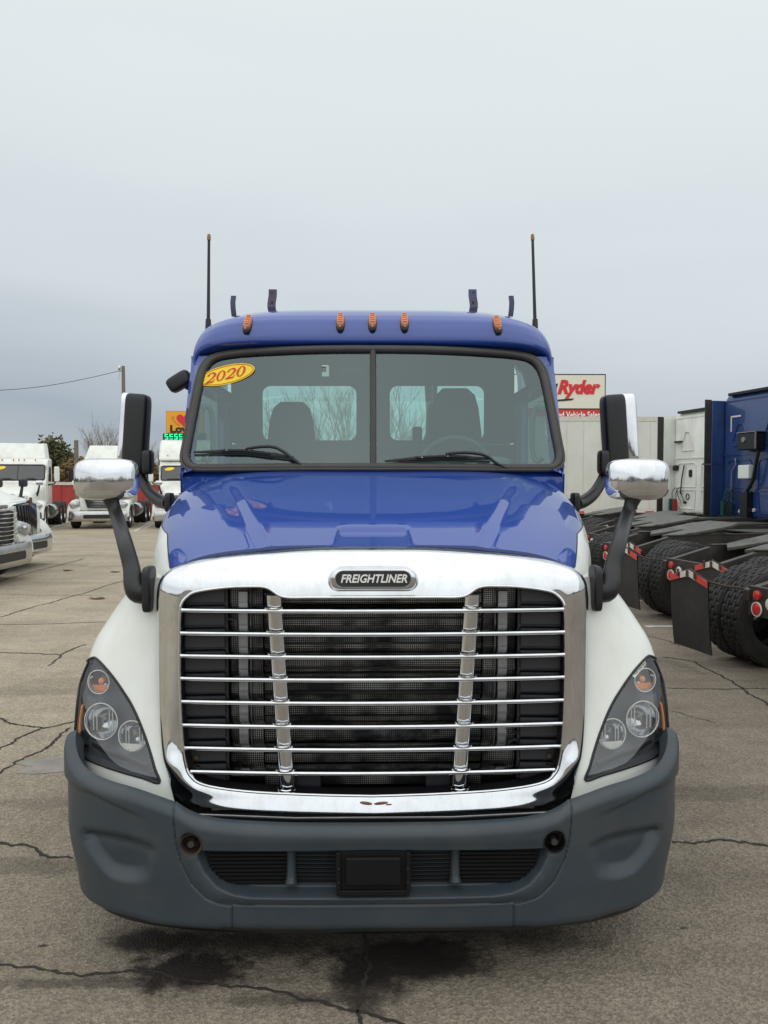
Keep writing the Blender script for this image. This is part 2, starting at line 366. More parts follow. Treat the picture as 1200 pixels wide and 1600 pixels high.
G = np.stack([XX, YY, Z], 2)
back = G[-1].copy(); back[:, 0] -= NBn[:, 0] * .03; back[:, 1] -= NBn[:, 1] * .03; back[:, 2] -= .05
G = np.concatenate([G, back[None]], 0)
incen = np.concatenate([incen, incen[-1:]], 0)
def sub_grid(G, keep):
    idx = {}; m = MB()
    for i in range(G.shape[0] - 1):
        for j in range(G.shape[1] - 1):
            if keep(i, j):
                f = []
                for a, b in ((i, j), (i, j + 1), (i + 1, j + 1), (i + 1, j)):
                    if (a, b) not in idx: idx[(a, b)] = len(m.v); m.v.append(tuple(G[a, b]))
                    f.append(idx[(a, b)])
                m.f.append(tuple(f))
    return m
bc = part(sub_grid(G, lambda i, j: incen[i, j]), 'bumper', GREYPLASTIC, angle=60)
part(sub_grid(G, lambda i, j: not incen[i, j] and PB[j, 0] < 0), 'bumper_end', GREYPLASTIC, angle=60)
part(sub_grid(G, lambda i, j: not incen[i, j] and PB[j, 0] > 0), 'bumper_end', GREYPLASTIC, angle=60)
P2, N2 = plan_curve(200, w=BW * .955)
part(MB().grid([[(x - n[0] * .05, y + .03 - n[1] * o, z) for (x, y), n in zip(P2, N2)] for z, o in ((.25, .02), (.200, .02), (.180, .04))]), 'air_dam', BLACK)
def mouth_strut(s):
    x0 = .30 * s
    part(MB().tube([(x0, BY + .035, .385), (x0, BY + .05, .41), (x0, BY + .055, .47), (x0, BY + .045, .525), (x0, BY + .03, .55)], [.034, .026, .024, .026, .034], 12, flat=.7), 'bumper_strut', GREYPLASTIC, bc)
    part(MB().lathe([(.041, -.004), (.036, -.002), (.034, .05), (.0, .05)], (hole[0] * s, plan_y(hole[0]) - .008, hole[1]), (0, 1, 0), 24), 'tow_hole', mat('rusty dark tow socket', (.05, .03, .02), .8, var=.6, vs=30) if s < 0 else INKY, bc)
    part(MB().lathe([(.012, -.05), (.012, .04), (.0, .04)], (hole[0] * s, plan_y(hole[0]) + .03, hole[1]), (0, -1, 0), 12), 'tow_pin', FRAMEBLK, bc)
both(mouth_strut)
g = MB()
for i in range(10): g.box((-.60, BY + .050, .385 + i * .0145), (.60, BY + .066, .393 + i * .0145))
part(g, 'bumper_grille', INKY, bc)
part(MB().box((-.61, BY + .058, .375), (.61, BY + .066, .54)), 'bumper_backing', INKY, bc)
pl = MB().box((-.132, BY - .012, .366), (.132, BY + .06, .386)).box((-.132, BY + .0, .38), (.132, BY + .05, .528)).box((-.135, BY - .015, .385), (-.118, BY + .03, .525)).box((.118, BY - .015, .385), (.135, BY + .03, .525))
pb = part(pl, 'licence_bracket', INKY, bevel=.004)
part(MB().box((-.10, BY - .018, .405), (.10, BY - .002, .508)), 'bracket_pad', INKY, pb, bevel=.012, seg=3)
bl = MB()
for s in (-1, 1):
    for z in (.42, .47): part(MB().lathe([(.006, 0), (.005, .006), (0, .007)], (s * .124, BY - .015, z), (0, -1, 0), 8), 'bracket_bolt', BLACK, pb)
part(MB().box((-.80, 2.93, .45), (.80, 2.96, .575)).box((-.74, 2.80, .50), (.74, 2.93, .515)), 'valance', BLACK)
part(MB().tube([(-.70, 2.90, .585), (-.3, 2.885, .574), (.3, 2.885, .574), (.70, 2.90, .585)], .0045, 6), 'valance_strip', STEEL)

# --- hood
def hw_(Y): return np.interp(Y, [3.0, 3.15, 3.3, 3.5, 3.7, 3.9, 4.1, 4.3, 4.5], [.835, .868, .935, 1.0, 1.04, 1.068, 1.075, 1.06, 1.06])
def hz_(Y): return np.interp(Y, [3.05, 3.17, 3.4, 3.7, 4.0, 4.2, 4.4], [1.555, 1.588, 1.668, 1.768, 1.858, 1.912, 1.935])
def hood_pt(phi, Y):
    w, zc = hw_(Y), hz_(Y); n = 4.0; h = .27
    x = w * math.sin(phi) ** (2 / n); z = zc - h + h * max(0, math.cos(phi)) ** (2 / n)
    xc = np.interp(Y, [3.17, 3.8, 4.15], [.445, .66, .80])
    z += float(np.interp(Y, [3.17, 3.5, 3.9], [.007, .013, .020])) * float(sstep(-.045, .025, xc - x)) * float(sstep(4.32, 4.0, Y) if Y > 4 else 1)
    if x < .2: z -= .022 * float(np.clip((Y - 3.14) / .19, 0, 1) * sstep(3.355, 3.325, Y)) * float(sstep(.178 - .15 * max(0, Y - 3.17), .160 - .15 * max(0, Y - 3.17), x))
    return Vector((x, Y, z))
def phi_split(Y):
    zb = np.interp(Y, [3.1, 3.17, 3.3, 3.5, 3.8, 4.3], [1.47, 1.492, 1.548, 1.62, 1.66, 1.68])
    a, b = .3, math.pi / 2
    for _ in range(40):
        c = (a + b) / 2
        if hood_pt(c, Y).z > zb: a = c
        else: b = c
    return a
def front_edge(t):                              # the hood's front edge bows back towards the corners
    return 3.165 - .02 * t ** 4
NY, NP = 110, 150
rows = []
for i in range(NY):
    v = i / (NY - 1); row = []
    for j in range(-NP, NP + 1):
        t = abs(j) / NP; Y = front_edge(t) + (4.36 - front_edge(t)) * v
        x01 = t; ps = phi_split(Y); xs = math.sin(ps) ** .5
        phi = math.asin(min(1, (xs * (1 - (1 - x01) ** 1.25) if x01 < 1 else xs) ** 2)); p = hood_pt(phi, Y)
        row.append((p.x * (1 if j >= 0 else -1), p.y, p.z))
    rows.append(row)
hood_mb = MB().grid(rows)
rim = [(x, y + .01, z - .02) for x, y, z in rows[0]]
hood_mb.grid([rim, rows[0]])
hood = part(hood_mb, 'hood', BLUE, angle=50)
def hood_side(s):
    r = []
    for i in range(60):
        Y = 3.10 + (4.4 - 3.10) * i / 59; ps = phi_split(max(Y, 3.145)); row = []
        for j in range(14):
            q = j / 13; phi = ps + (math.pi / 2 - ps) * q; p = hood_pt(phi, Y); row.append((p.x + .001, p.y, p.z))
        for z in (1.2, 1.1, 1.0, .9): row.append((row[13][0] - .0, Y, z))
        r.append(row)
    part(sided(MB().grid(r), s), 'hood_side', WHITE, angle=50)
    e = [r[i][0] for i in range(4, 60)]
    part(sided(MB().tube(e, .0025, 6), s), 'hood_seam', BLACK)
both(hood_side)

# --- chrome grille surround
outer = [(0,854.5,3.16),(45,854.5,3.16),(90,855.5,3.16),(135,858.5,3.16),(170,864,3.158),(210,868,3.155),(250,874,3.15),(290,883,3.148),(315,893,3.135),(328,907,3.14),(333,930,3.14),(334,970,3.14),(334,1040,3.12),(332,1110,3.08),(329,1165,3.035),(323,1208,2.985),(309,1243,2.946),(275,1259,2.932),(205,1266,2.926),(100,1271,2.921),(0,1272,2.920)]
inner = [(0,933,2.97),(45,933,2.97),(95,933,2.97),(140,932,2.97),(166,918,2.975),(195,916,2.975),(235,918,2.98),(275,924,2.985),(290,932,2.99),(299,944,2.99),(301.5,962,2.99),(302,990,2.99),(302,1050,2.985),(300,1115,2.975),(297,1160,2.97),(293,1190,2.965),(285,1211,2.96),(262,1226,2.955),(195,1236,2.95),(95,1241,2.945),(0,1243,2.945)]
OL = catmull([T(*p) for p in outer], 7); IL = catmull([T(*p) for p in inner], 7)
OL = OL + [Vector((-p.x, p.y, p.z)) for p in OL[-2:0:-1]]; IL = IL + [Vector((-p.x, p.y, p.z)) for p in IL[-2:0:-1]]
for L in (OL, IL): L[0].x = 0
cen = Vector((0, 3.3, 1.05)); SR = []
for k in range(21):
    q = k / 20; ring = []
    for o, i in zip(OL, IL):
        p = o.lerp(i, q); r = (i - o)
        side = Vector((p.x * .55, -.8, max(0, p.z - 1.2) * 2.2)); side = (side - r * (side.dot(r) / r.length_squared)).normalized()
        topness = float(sstep(1.25, 1.45, p.z)); lowness = float(sstep(.78, .62, p.z)); bul = .040 + .018 * topness - .039 * lowness
        ring.append(p + side * (bul * math.sin(math.pi * q ** (.9)) ** .85))
    SR.append(ring)
inner_wall = [[p + Vector((0, .012, 0)) for p in SR[-1]], [p * .0 + Vector((p.x * .985, p.y + .06, 1.05 + (p.z - 1.05) * .985)) for p in SR[-1]]]
SR = [[Vector((p.x * .99, p.y + .03, 1.05 + (p.z - 1.05) * .985)) for p in SR[0]]] + SR
surr = part(MB().grid(SR, cu=True), 'grille_surround', CHROME, angle=70)
part(MB().grid(inner_wall, cu=True), 'surround_lining', BLACK, surr)
part(MB().tube([p + Vector((0, -.003, 0)) for p in SR[-1]], .0065, 8, closed=True), 'surround_lip', CHROME, surr)
ZI = np.array([p.z for p in IL[:len(IL) // 2 + 1]]); XI = np.array([p.x for p in IL[:len(IL) // 2 + 1]])
def half_open(z):
    k = [p for p in IL if p.x > .3]; k.sort(key=lambda p: p.z); return float(np.interp(z, [p.z for p in k], [p.x for p in k]))
def bar_y(x, z): return 2.945 + .035 * (abs(x) / .75) ** 2 + .02 * (z - .95)
BARPY = [955, 991, 1026.5, 1062, 1098, 1134.5, 1170, 1206.5]
barz = []
for k, py in enumerate(BARPY):
    zz = at(583, py, 2.955).z; barz.append(zz); wx = half_open(zz) - .004
    prof = [(.002, -.010), (-.007, -.006), (-.010, .000), (-.008, .006), (0, .0095), (.02, .0125), (.075, .019), (.075, .014), (.02, -.006)]
    rings = []
    for x in np.linspace(-wx, wx, 41): rings.append([(x, bar_y(x, zz) + a, zz + b) for a, b in prof])
    part(MB().loft(rings), 'grille_bar', CHROME, angle=50)
def strut(s):
    def ctr(z): return float(np.interp(z, [.64, 1.42], [.336, .389]))
    zs = [1.425] + barz + [.648]
    for a, b in zip(zs[:-1], zs[1:]):
        top, bot = a - .012, b + .013; rings = []
        for i in range(8):
            z = top + (bot - top) * i / 7; c = ctr(z) * s; y = bar_y(c, z) + .030
            rings.append([(c + .031 * math.cos(t), y - .020 * math.sin(t), z) for t in np.linspace(0, math.pi, 13)])
        seg = part(MB().grid(rings), 'grille_strut', CHROME, angle=60)
        c = ctr(bot) * s; y = bar_y(c, bot)
        part(MB().tube([(c + .037 * math.cos(t), y + .016 - .026 * math.sin(t), bot - .004 + .004 * abs(math.cos(t))) for t in np.linspace(0, math.pi, 15)], .0045, 6), 'strut_bead', CHROME, seg)
both(strut)
part(MB().box((-.44, 3.10, .62), (.44, 3.13, 1.46)), 'radiator', RADIATOR)
rb_ = MB()
for z in np.linspace(.70, 1.40, 15): rb_.box((-.44, 3.085, z), (.44, 3.099, z + .007))
part(rb_, 'radiator_rib', BLACK)
part(MB().box((-.76, 3.20, .55), (.76, 3.22, 1.50)).box((-.76, 2.98, .58), (.76, 3.2, .60)), 'grille_backing', BLACK)
def behind(s):
    b = part(sided(MB().box((.575, 3.035, .66), (.755, 3.05, 1.44)), s), 'grille_baffle', BAFFLE, bevel=.006)
    for a, c in zip([1.45] + barz, barz + [.64]):
        part(sided(MB().box((.585, 3.022, c + .022), (.748, 3.036, a - .004)), s), 'baffle_panel', BAFFLE, b, bevel=.006)
    part(sided(MB().box((.445, 3.085, .66), (.575, 3.10, 1.45)), s), 'condenser', RADIATOR)
    part(sided(MB().box((.500, 3.055, .80), (.540, 3.08, 1.42)).box((.488, 3.066, .80), (.496, 3.08, 1.45)), s), 'condenser_post', STEEL, bevel=.006)
    part(sided(MB().lathe([(.02, 0), (.026, .012), (.02, .024)], (.555 * 1.02, 3.05, 1.29 if s < 0 else .87), (0, -1, 0), 14), s), 'hose_end', STEEL)
    for c in ((.255, 3.03, .69), (.70, 3.017, .765)): part(sided(MB().lathe([(.010, 0), (.009, .007), (0, .008)], c, (0, -1, 0), 10), s), 'grille_bolt', RUST)
    part(sided(MB().box((.21, 3.03, .60), (.31, 3.06, .72)), s), 'grille_foot', BAFFLE, bevel=.005)
both(behind)
SCAB = mat('rust bloom', (.26, .13, .06), .8, var=.6, vs=90, tint=(.10, .05, .03))
for cx_, py_, w_, h_, tl_ in ((-.028, 1255, .050, .013, 8), (.030, 1255, .056, .012, -6), (-.014, 1264, .012, .020, 35), (.060, 1257, .026, .006, -3)):
    q_ = at(583 + cx_ * 408, py_, 2.932); part(MB().sup((cx_, q_.y - .0005, q_.z), (w_, .006, h_), .9, .9, n=14, m=8, rot=Matrix.Rotation(R(tl_), 3, 'Y')), 'rust_scab', SCAB, surr)

# emblem
def stadium(w, h, n=14): 
    r = h / 2; return [( (w / 2 - r) * sx + r * math.cos(t), r * math.sin(t)) for sx, a0 in ((1, -math.pi / 2), (-1, math.pi / 2)) for t in np.linspace(a0, a0 + math.pi, n)]
ec = at(583, 905, 2.955)
em = MB()
for (w, h, y) in ((.342, .098, .05), (.350, .100, .0), (.335, .080, -.022), (.318, .076, -.028)): pass
rings = [[(x * 1.0, ec.y + y, ec.z + dz + z * hs) for x, z in stadium(w, .084)] for w, hs, y, dz in ((.30, 1.0, .09, .01), (.352, 1.05, .02, -.006), (.350, .95, .0, -.006), (.325, .86, -.012, .002), (.318, .80, -.014, .003))]
emb = part(MB().loft(rings), 'emblem', CHROME, angle=50)
part(MB().prism([(x, ec.z + .003 + z) for x, z in stadium(.288, .060)], 1, ec.y - .0175, ec.y - .008), 'emblem_field', mat('speckled black emblem', (.03, .03, .032), .5, var=.8, vs=400), emb, bevel=.002)
part(MB().tube([(x, ec.y - .017, ec.z + .003 + z) for x, z in stadium(.292, .064)], .003, 6, closed=True), 'emblem_rim', CHROME, emb)
tx = text_mb('FREIGHTLINER', .050, .0015, .25, .0012, 1.0); w = max(v[0] for v in tx.v) - min(v[0] for v in tx.v)
tx.xf(Matrix.Translation((ec.x * 0 + .002, ec.y - .019, ec.z + .003)) @ Matrix.Diagonal((.255 / w, 1, .88, 1)))
part(tx, 'emblem_lettering', WHITEINK, emb, smooth=False)

# --- fenders and headlights
FZ = [.58, .70, .82, .94, 1.04, 1.18, 1.30, 1.36, 1.41, 1.447, 1.462]
FXO = [1.19, 1.225, 1.243, 1.243, 1.228, 1.196, 1.130, 1.094, 1.058, 1.020, .985]
FYO = [3.20, 3.20, 3.20, 3.22, 3.25, 3.32, 3.40, 3.45, 3.50, 3.55, 3.58]
FXI = [.765, .80, .825, .842, .85, .855, .857, .857, .856, .854, .852]
FYI = [2.95, 2.975, 3.02, 3.055, 3.08, 3.11, 3.13, 3.135, 3.14, 3.145, 3.15]
def smooth_tab(z, tab): 
    zs = np.clip([z - .03, z - .015, z, z + .015, z + .03], FZ[0], FZ[-1]); return float(np.mean(np.interp(zs, FZ, tab)))
def fend(t, z):
    xo, yo, xi, yi = (smooth_tab(z, q) for q in (FXO, FYO, FXI, FYI))
    a = t * math.pi / 2; x = xi + (xo - xi) * math.sin(a) ** 1.0; y = yi + (yo - yi) * (1 - math.cos(a) ** .9)
    return Vector((x, y, z))
NT, NZ = 130, 170
FG = [[fend(j / NT, FZ[0] + (FZ[-1] - FZ[0]) * i / NZ) for j in range(NT + 1)] for i in range(NZ + 1)]
lamp_px = catmull([(x, y, 0) for x, y in ((145,1028),(153,1031),(173,1053),(191,1078),(208,1106),(223,1141),(234,1173),(242,1201),(249,1223),(222,1215),(190,1206),(155,1194),(130,1182),(121,1170),(118,1150),(119,1125),(122,1092),(128,1055),(135,1035))], 5, True)
lamp_px = [(p.x, p.y) for p in lamp_px]
fend_tree_v = [p for r in FG for p in r]
fend_tree_f = [(i * (NT + 1) + j, i * (NT + 1) + j + 1, (i + 1) * (NT + 1) + j + 1, (i + 1) * (NT + 1) + j) for i in range(NZ) for j in range(NT)]
FT = BVHTree.FromPolygons([(-p.x, p.y, p.z) for p in fend_tree_v], fend_tree_f)
def on_fender(px, py):
    d = ray(px, py).normalized(); h = FT.ray_cast(CAM, d)
    if h[0] is None:
        h2 = FT.find_nearest(at(px, py, 3.2)); p, n = h2[0], h2[1]
    else: p, n = h[0], h[1]
    if n.y > 0: n = -n
    return Vector((-p.x, p.y, p.z)), Vector((-n.x, n.y, n.z))
isl = [[False] * NT for _ in range(NZ)]
for i in range(NZ):
    for j in range(NT):
        c = (FG[i][j] + FG[i + 1][j + 1]) / 2; px, py = proj((-c.x, c.y, c.z)); isl[i][j] = inside(lamp_px, px, py)
FGa = np.array([[tuple(p) for p in r] for r in FG])
outl = [on_fender(*p) for p in lamp_px]
def fender(s):
    f = sub_grid(FGa, lambda i, j: not isl[i][j])
    side = []                                    # flank running back over the wheel
    for i in range(0, NZ + 1, 2):
        p = FG[i][-1]; side.append([(p.x - .004 * k, p.y + (4.55 - p.y) * k / 40, p.z) for k in range(41)])
    sg = np.array(side); f2 = sub_grid(sg, lambda i, j: (sg[i, j, 1] - 3.95) ** 2 + (sg[i, j, 2] - .50) ** 2 > .66 ** 2)
    f.add(f2.v, f2.f)
    topr = FG[-1]; f.grid([[tuple(p) for p in topr], [(min(p.x, .80) , p.y + .3, p.z + .0) for p in topr]])
    fo = part(sided(f, s), 'fender', WHITE, angle=50)
    lamp = part(sided(sub_grid(FGa, lambda i, j: isl[i][j]).xf(Matrix.Identity(4)), s), 'headlight', CLEAR, angle=60)
    cenl = sum((p for p, n in outl), Vector()) / len(outl)
    ringA = [p for p, n in outl]; ringB = [p.lerp(cenl, .06) + Vector((-.01, .050, 0)) for p, n in outl]; ringC = [p.lerp(cenl, .5) + Vector((-.01, .075, 0)) for p, n in outl]
    h = MB().grid([ringA, ringB, ringC], cu=True); h.f.append(tuple(range(2 * len(outl), 3 * len(outl))))
    part(sided(h, s), 'lamp_housing', LAMPGREY, lamp, angle=60)
    part(sided(MB().tube([p + n * .001 for p, n in outl], .0055, 8, closed=True), s), 'lamp_seal', BLACK, lamp)
    def bowl(px, py, r, dep, name, amber=False):
        p, n = on_fender(px, py); ax = Vector((.22, -1, .05)).normalized(); c = p - ax * .022
        part(sided(MB().lathe([(r * 1.06, .004), (r, .0), (r * .93, -dep * .45), (r * .62, -dep), (.010, -dep * 1.05), (0, -dep * 1.05)], c, ax, 32), s), name, REFL, lamp, angle=70)
        part(sided(MB().tube([c + ax * .004 + (ax.orthogonal().normalized() * math.cos(t) + ax.cross(ax.orthogonal().normalized()) * math.sin(t)) * r * 1.05 for t in np.linspace(0, 2 * math.pi, 33)[:-1]], .0022, 6, closed=True), s), 'reflector_rim', WLENS, lamp)
        b0 = MB().lathe([(.014, -dep), (.016, -dep * .6), (.013, -dep * .3), (0, -dep * .2)], c, ax, 14)
        part(sided(b0, s), 'bulb', AMBERLAMP if amber else DARKGLASS, lamp)
        ux = Vector((0, 0, 1)); rx = ux.cross(ax).normalized()
        if amber:  # orange half-disc stands in for the amber bulb's reflection in the bowl
            g = MB(); g.prism([(math.cos(t) * r * .93, math.sin(t) * r * .93) for t in np.linspace(math.pi * 1.12, math.pi * 1.88, 18)], 1, 0, .003)
            M = Matrix((rx, -ax, ux)).transposed().to_4x4(); M.translation = c - ax * .012; part(sided(g.xf(M), s), 'amber_reflection', AMBERLAMP, lamp)
        else:
            g = MB()
            for q in (-.62, -.4, .4, .62): g.box((q * r - .0012, 0, -r * .6), (q * r + .0012, .003, r * .62))
            M = Matrix((rx, -ax, ux)).transposed().to_4x4(); M.translation = c - ax * .010; part(sided(g.xf(M), s), 'lens_flute', WLENS, lamp)
    bowl(150, 1067, .046, .05, 'turn_reflector', True)
    bowl(154, 1129, .070, .07, 'low_beam_reflector')
    bowl(203, 1152, .058, .06, 'high_beam_reflector')
    p, n = on_fender(203, 1170); ax = Vector((.22, -1, .05)).normalized(); rx = Vector((0, 0, 1)).cross(ax).normalized()
    g = MB()
    for k in range(5):
        zz = .012 - k * .0055; ww = math.sqrt(max(.0001, .055 ** 2 - (zz - .043) ** 2)) * .94; g.box((-ww, 0, zz - .003), (ww, .006, zz + .002))
    M = Matrix((rx, -ax, Vector((0, 0, 1)))).transposed().to_4x4(); M.translation = p - ax * .016; part(sided(g.xf(M), s), 'running_lamp', TAPEW, lamp)
    # dark moulding with folds in the lower corner of the housing
    a = [on_fender(x, y)[0] + Vector((-.004, .03, 0)) for x, y in ((140, 1165), (165, 1180), (195, 1190), (225, 1203))]
    part(sided(MB().tube(catmull(a, 6), .014, 8, flat=.6), s), 'lamp_moulding', BLACK, lamp)
    e = [on_fender(x, y) for x, y in ((126, 1100), (122, 1125), (121, 1148))]
    part(sided(MB().tube(catmull([p + n * -.006 + Vector((-.004, 0, 0)) for p, n in e], 5), [.004] + [.009] * 9 + [.004], 8, flat=.6), s), 'side_marker', AMBERLAMP, lamp)
    if s > 0:
        q = [on_fender(x, y) for x, y in ((178.5, 1056), (156, 1033.5), (152.5, 1040.5), (171, 1062))]; q = [p + n * .002 for p, n in q]
        stk = part(MB().add(q, [(0, 1, 2, 3)]), 'lamp_sticker', TAPEW, lamp, smooth=False)
        dx = (q[1] - q[0]); dn = (q[3] - q[0]); g = MB()
        for k in range(9):
            b0 = q[0] + dx * (.08 + .095 * k) + dn * .3; wd = dx * (.035 if k % 3 else .02)
            g.add([b0, b0 + wd, b0 + wd + dn * .4, b0 + dn * .4], [(0, 1, 2, 3)])
        nn = on_fender(165, 1048)[1]; part(g.xf(Matrix.Translation(nn * .0015)), 'sticker_print', BLACKINK, stk, smooth=False)
both(fender)

# --- wheels
def tyre_mb(R0=.51, w=.27, n=72, c=(0, 0, 0), blocks=True):
    c = Vector(c); h = w / 2
    xs = [(-h * .72, R0 * .60), (-h * .98, R0 * .74), (-h, R0 * .86), (-h * .93, R0 * .955)]
    prof = list(xs); k = 5; x0, x1 = -h * .88, h * .88
    for i in range(k):
        a = x0 + (x1 - x0) * i / k; b = x0 + (x1 - x0) * (i + 1) / k; e = (b - a) * .09
        prof += [(a + e, R0 - .016), (a + e * 1.5, R0), (b - e * 1.5, R0), (b - e, R0 - .016)]
    prof += [(-x, r) for x, r in xs[::-1]]; rings = []
    for j in range(n):
        t = 2 * math.pi * j / n; ring = []
        for i, (x, r) in enumerate(prof):
            rib = (i - 4) // 4 if 4 <= i < len(prof) - 4 else None
            if blocks and rib is not None and (i - 4) % 4 in (1, 2) and (j + 3 * (rib % 2)) % 6 == 0: r -= .016
            ring.append(c + Vector((x, r * math.cos(t), r * math.sin(t))))
        rings.append(ring)
    return MB().grid(rings, cv=True)
def rim_mb(R0=.51, w=.27, c=(0, 0, 0), out=1, dish=.10):
    return MB().lathe([(R0 * .62, w * .36), (R0 * .60, w * .30), (R0 * .54, .0), (R0 * .42, w * .3 - dish), (R0 * .22, w * .3 - dish), (R0 * .20, w * .3 - dish + .05), (0, w * .3 - dish + .05)], c, (out, 0, 0), 28)
def wheel(s):
    t = part(tyre_mb(.52, .29, 60, (s * 1.02, 3.95, .52)), 'wheel', TYRE)
    part(rim_mb(.52, .29, (s * 1.02, 3.95, .52), s, .02), 'rim', DULLCHROME, t)
    for Y in (7.0, 8.3):
        for x in (.78, 1.08):
            t = part(tyre_mb(.51, .27, 48, (s * x, Y, .51)), 'wheel', TYRE)
            if x > 1: part(rim_mb(.51, .27, (s * x, Y, .51), s, .14), 'rim', DULLCHROME, t)
both(wheel)
part(MB().box((-.47, 3.35, .72), (-.39, 9.0, .98)).box((.39, 3.35, .72), (.47, 9.0, .98)).box((-.5, 3.5, .45), (.5, 3.7, .72)).box((-.95, 3.9, .44), (.95, 4.0, .58)), 'chassis', FRAMEBLK)
part(MB().box((-.84, 3.25, .62), (.84, 4.36, .66)).box((-.84, 4.36, .62), (.84, 4.39, 1.8)), 'engine_bay', BLACK)
def tank(s): part(sided(MB().lathe([(.0, 0), (.30, .0), (.33, .03), (.33, 1.27), (.30, 1.3), (0, 1.3)], (.92, 4.75, .62), (0, 1, 0), 28), s), 'fuel_tank', DULLCHROME)
both(tank)
part(MB().prism([(math.cos(t) * .48, 7.6 + math.sin(t) * .52) for t in np.linspace(-1.1, math.pi + 1.1, 26)] + [(-.06, 7.5), (.06, 7.5)], 2, 1.16, 1.22).box((-.4, 7.3, .98), (.4, 7.9, 1.16)), 'fifth_wheel', GREASE)
# --- windscreen
def ws(a, b):                                   # a across (-1..1), b up (0..1)
    return Vector((a * 1.065, 4.18 + .34 * b + .13 * a * a, 1.895 + .765 * b))
def hb(u, py):                                  # photo position -> (a, b) on the windscreen
    a, b = u / 290, (735 - py) / 195
    for _ in range(12):
        p = ws(a, b); q = proj((-p.x, p.y, p.z)); a += (u - (583 - q[0])) / 290; b += (q[1] - py) / 195 * .9
    return a, b
half = [hb(*p) for p in ((0, 546), (60, 546), (130, 547.5), (190, 550.5), (225, 554), (247, 560), (260, 571), (268, 588), (276, 625), (283, 660), (289, 692), (292, 708), (291, 720), (284, 728.5), (270, 731), (200, 731), (100, 730), (0, 730))]
HL = [tuple(p)[:2] for p in catmull([(a, b, 0) for a, b in half], 5)]
WSL = HL + [(-a, b) for a, b in HL[-2:0:-1]]
def pane(s):
    d0 = .017; rows = []
    n = 24
    for i in range(n + 1):
        bl = [h for h in HL]; row = []
        q = i / n; b = HL[-1][1] + (HL[0][1] - HL[-1][1]) * q
        b = min(max(b, HL[-1][1] + .001), HL[0][1] - .001)
        xs = [HL[k][0] + (HL[k + 1][0] - HL[k][0]) * (b - HL[k][1]) / (HL[k + 1][1] - HL[k][1]) for k in range(len(HL) - 1) if (HL[k][1] - b) * (HL[k + 1][1] - b) <= 0 and HL[k][1] != HL[k + 1][1]]
        am = max(xs) if xs else .5
        rows.append([ws(s * (d0 + (am - d0) * j / 24), b) for j in range(25)])
    return MB().grid(rows)
wsf = part(MB().tube([ws(*p) + Vector((0, -.004, 0)) for p in WSL], .024, 10, closed=True, flat=1), 'windscreen', GASKET)
part(MB().tube([ws(*p) + Vector((0, -.016, 0)) for p in [(a * 1.022, .5 + (b - .5) * 1.035) for a, b in WSL]], .010, 8, closed=True), 'gasket_bead', GASKET, wsf)
part(MB().tube([ws(0, b) + Vector((0, -.004, 0)) for b in np.linspace(half[-1][1] - .01, half[0][1] + .01, 8)], .019, 10), 'centre_divider', GASKET, wsf)
part(MB().tube([ws(0, b) + Vector((0, -.022, 0)) for b in np.linspace(half[-1][1] - .01, half[0][1] + .01, 8)], .006, 8), 'divider_bead', GASKET, wsf)
for s in (-1, 1): part(pane(s), 'glass_pane', GLASS, wsf, angle=80)
def on_glass(px, py, lift=.0):
    a, b = hb(583 - px, py); p = ws(-a, b) if True else None
    e = 1e-3; n = (ws(-a + e, b) - ws(-a - e, b)).cross(ws(-a, b + e) - ws(-a, b - e)).normalized()
    if n.y > 0: n = -n
    return p + n * lift, n

# sticker with the year
sp, sn = on_glass(354, 586, .004)
SM = frame(sp, Vector((1, .0, .155)), sn)
def ell(w, h, n=40): return [(w * math.cos(2 * math.pi * i / n), h * math.sin(2 * math.pi * i / n)) for i in range(n)]
sk = part(MB().prism(ell(.172, .066), 1, 0, .002).xf(SM), 'year_sticker', YELLOW)
part(MB().tube([(x, -.0005, z) for x, z in ell(.163, .058)], .0022, 4, closed=True).xf(SM), 'sticker_border', REDINK, sk)
def digit(ch):
    m = MB()
    if ch == '0':
        o = ell(.235, .36, 36); i = [(.125 * math.cos(2 * math.pi * k / 36), .315 * math.sin(2 * math.pi * k / 36)) for k in range(36)]
        m.grid([[(x + .25, 0, z + .36) for x, z in o], [(x + .25, 0, z + .36) for x, z in i]], cu=True)
    else:
        path = catmull([(.05, .50, 0), (.10, .63, 0), (.23, .70, 0), (.38, .64, 0), (.425, .51, 0), (.36, .36, 0), (.20, .18, 0), (.03, .03, 0)], 5)
        wd = np.interp(np.linspace(0, 1, len(path)), [0, .1, .25, .42, .58, .75, 1], [.11, .09, .05, .10, .13, .08, .05]); a, b = [], []
        for k, p in enumerate(path):
            t = (path[min(k + 1, len(path) - 1)] - path[max(k - 1, 0)]).normalized(); nn = Vector((-t.y, t.x, 0)) * (wd[k] / 2)
            a.append(((p + nn).x, 0, (p + nn).y)); b.append(((p - nn).x, 0, (p - nn).y))
        m.grid([a, b]); m.add([(.0, 0, 0), (.44, 0, 0), (.44, 0, .10), (.06, 0, .10)], [(0, 1, 2, 3)]); m.add([(.37, -.001, .02), (.44, -.001, .02), (.50, -.001, .22), (.465, -.001, .22)], [(0, 1, 2, 3)])
    return m
for k, ch in enumerate('2020'):
    m = digit(ch); m.v = [((x + .28 * z) * .112 - .132 + .061 * k, -.0035 + y * .1, (z - .36) * .092) for x, y, z in m.v]
    part(m.xf(SM), 'sticker_digit', REDINK, sk, smooth=False)

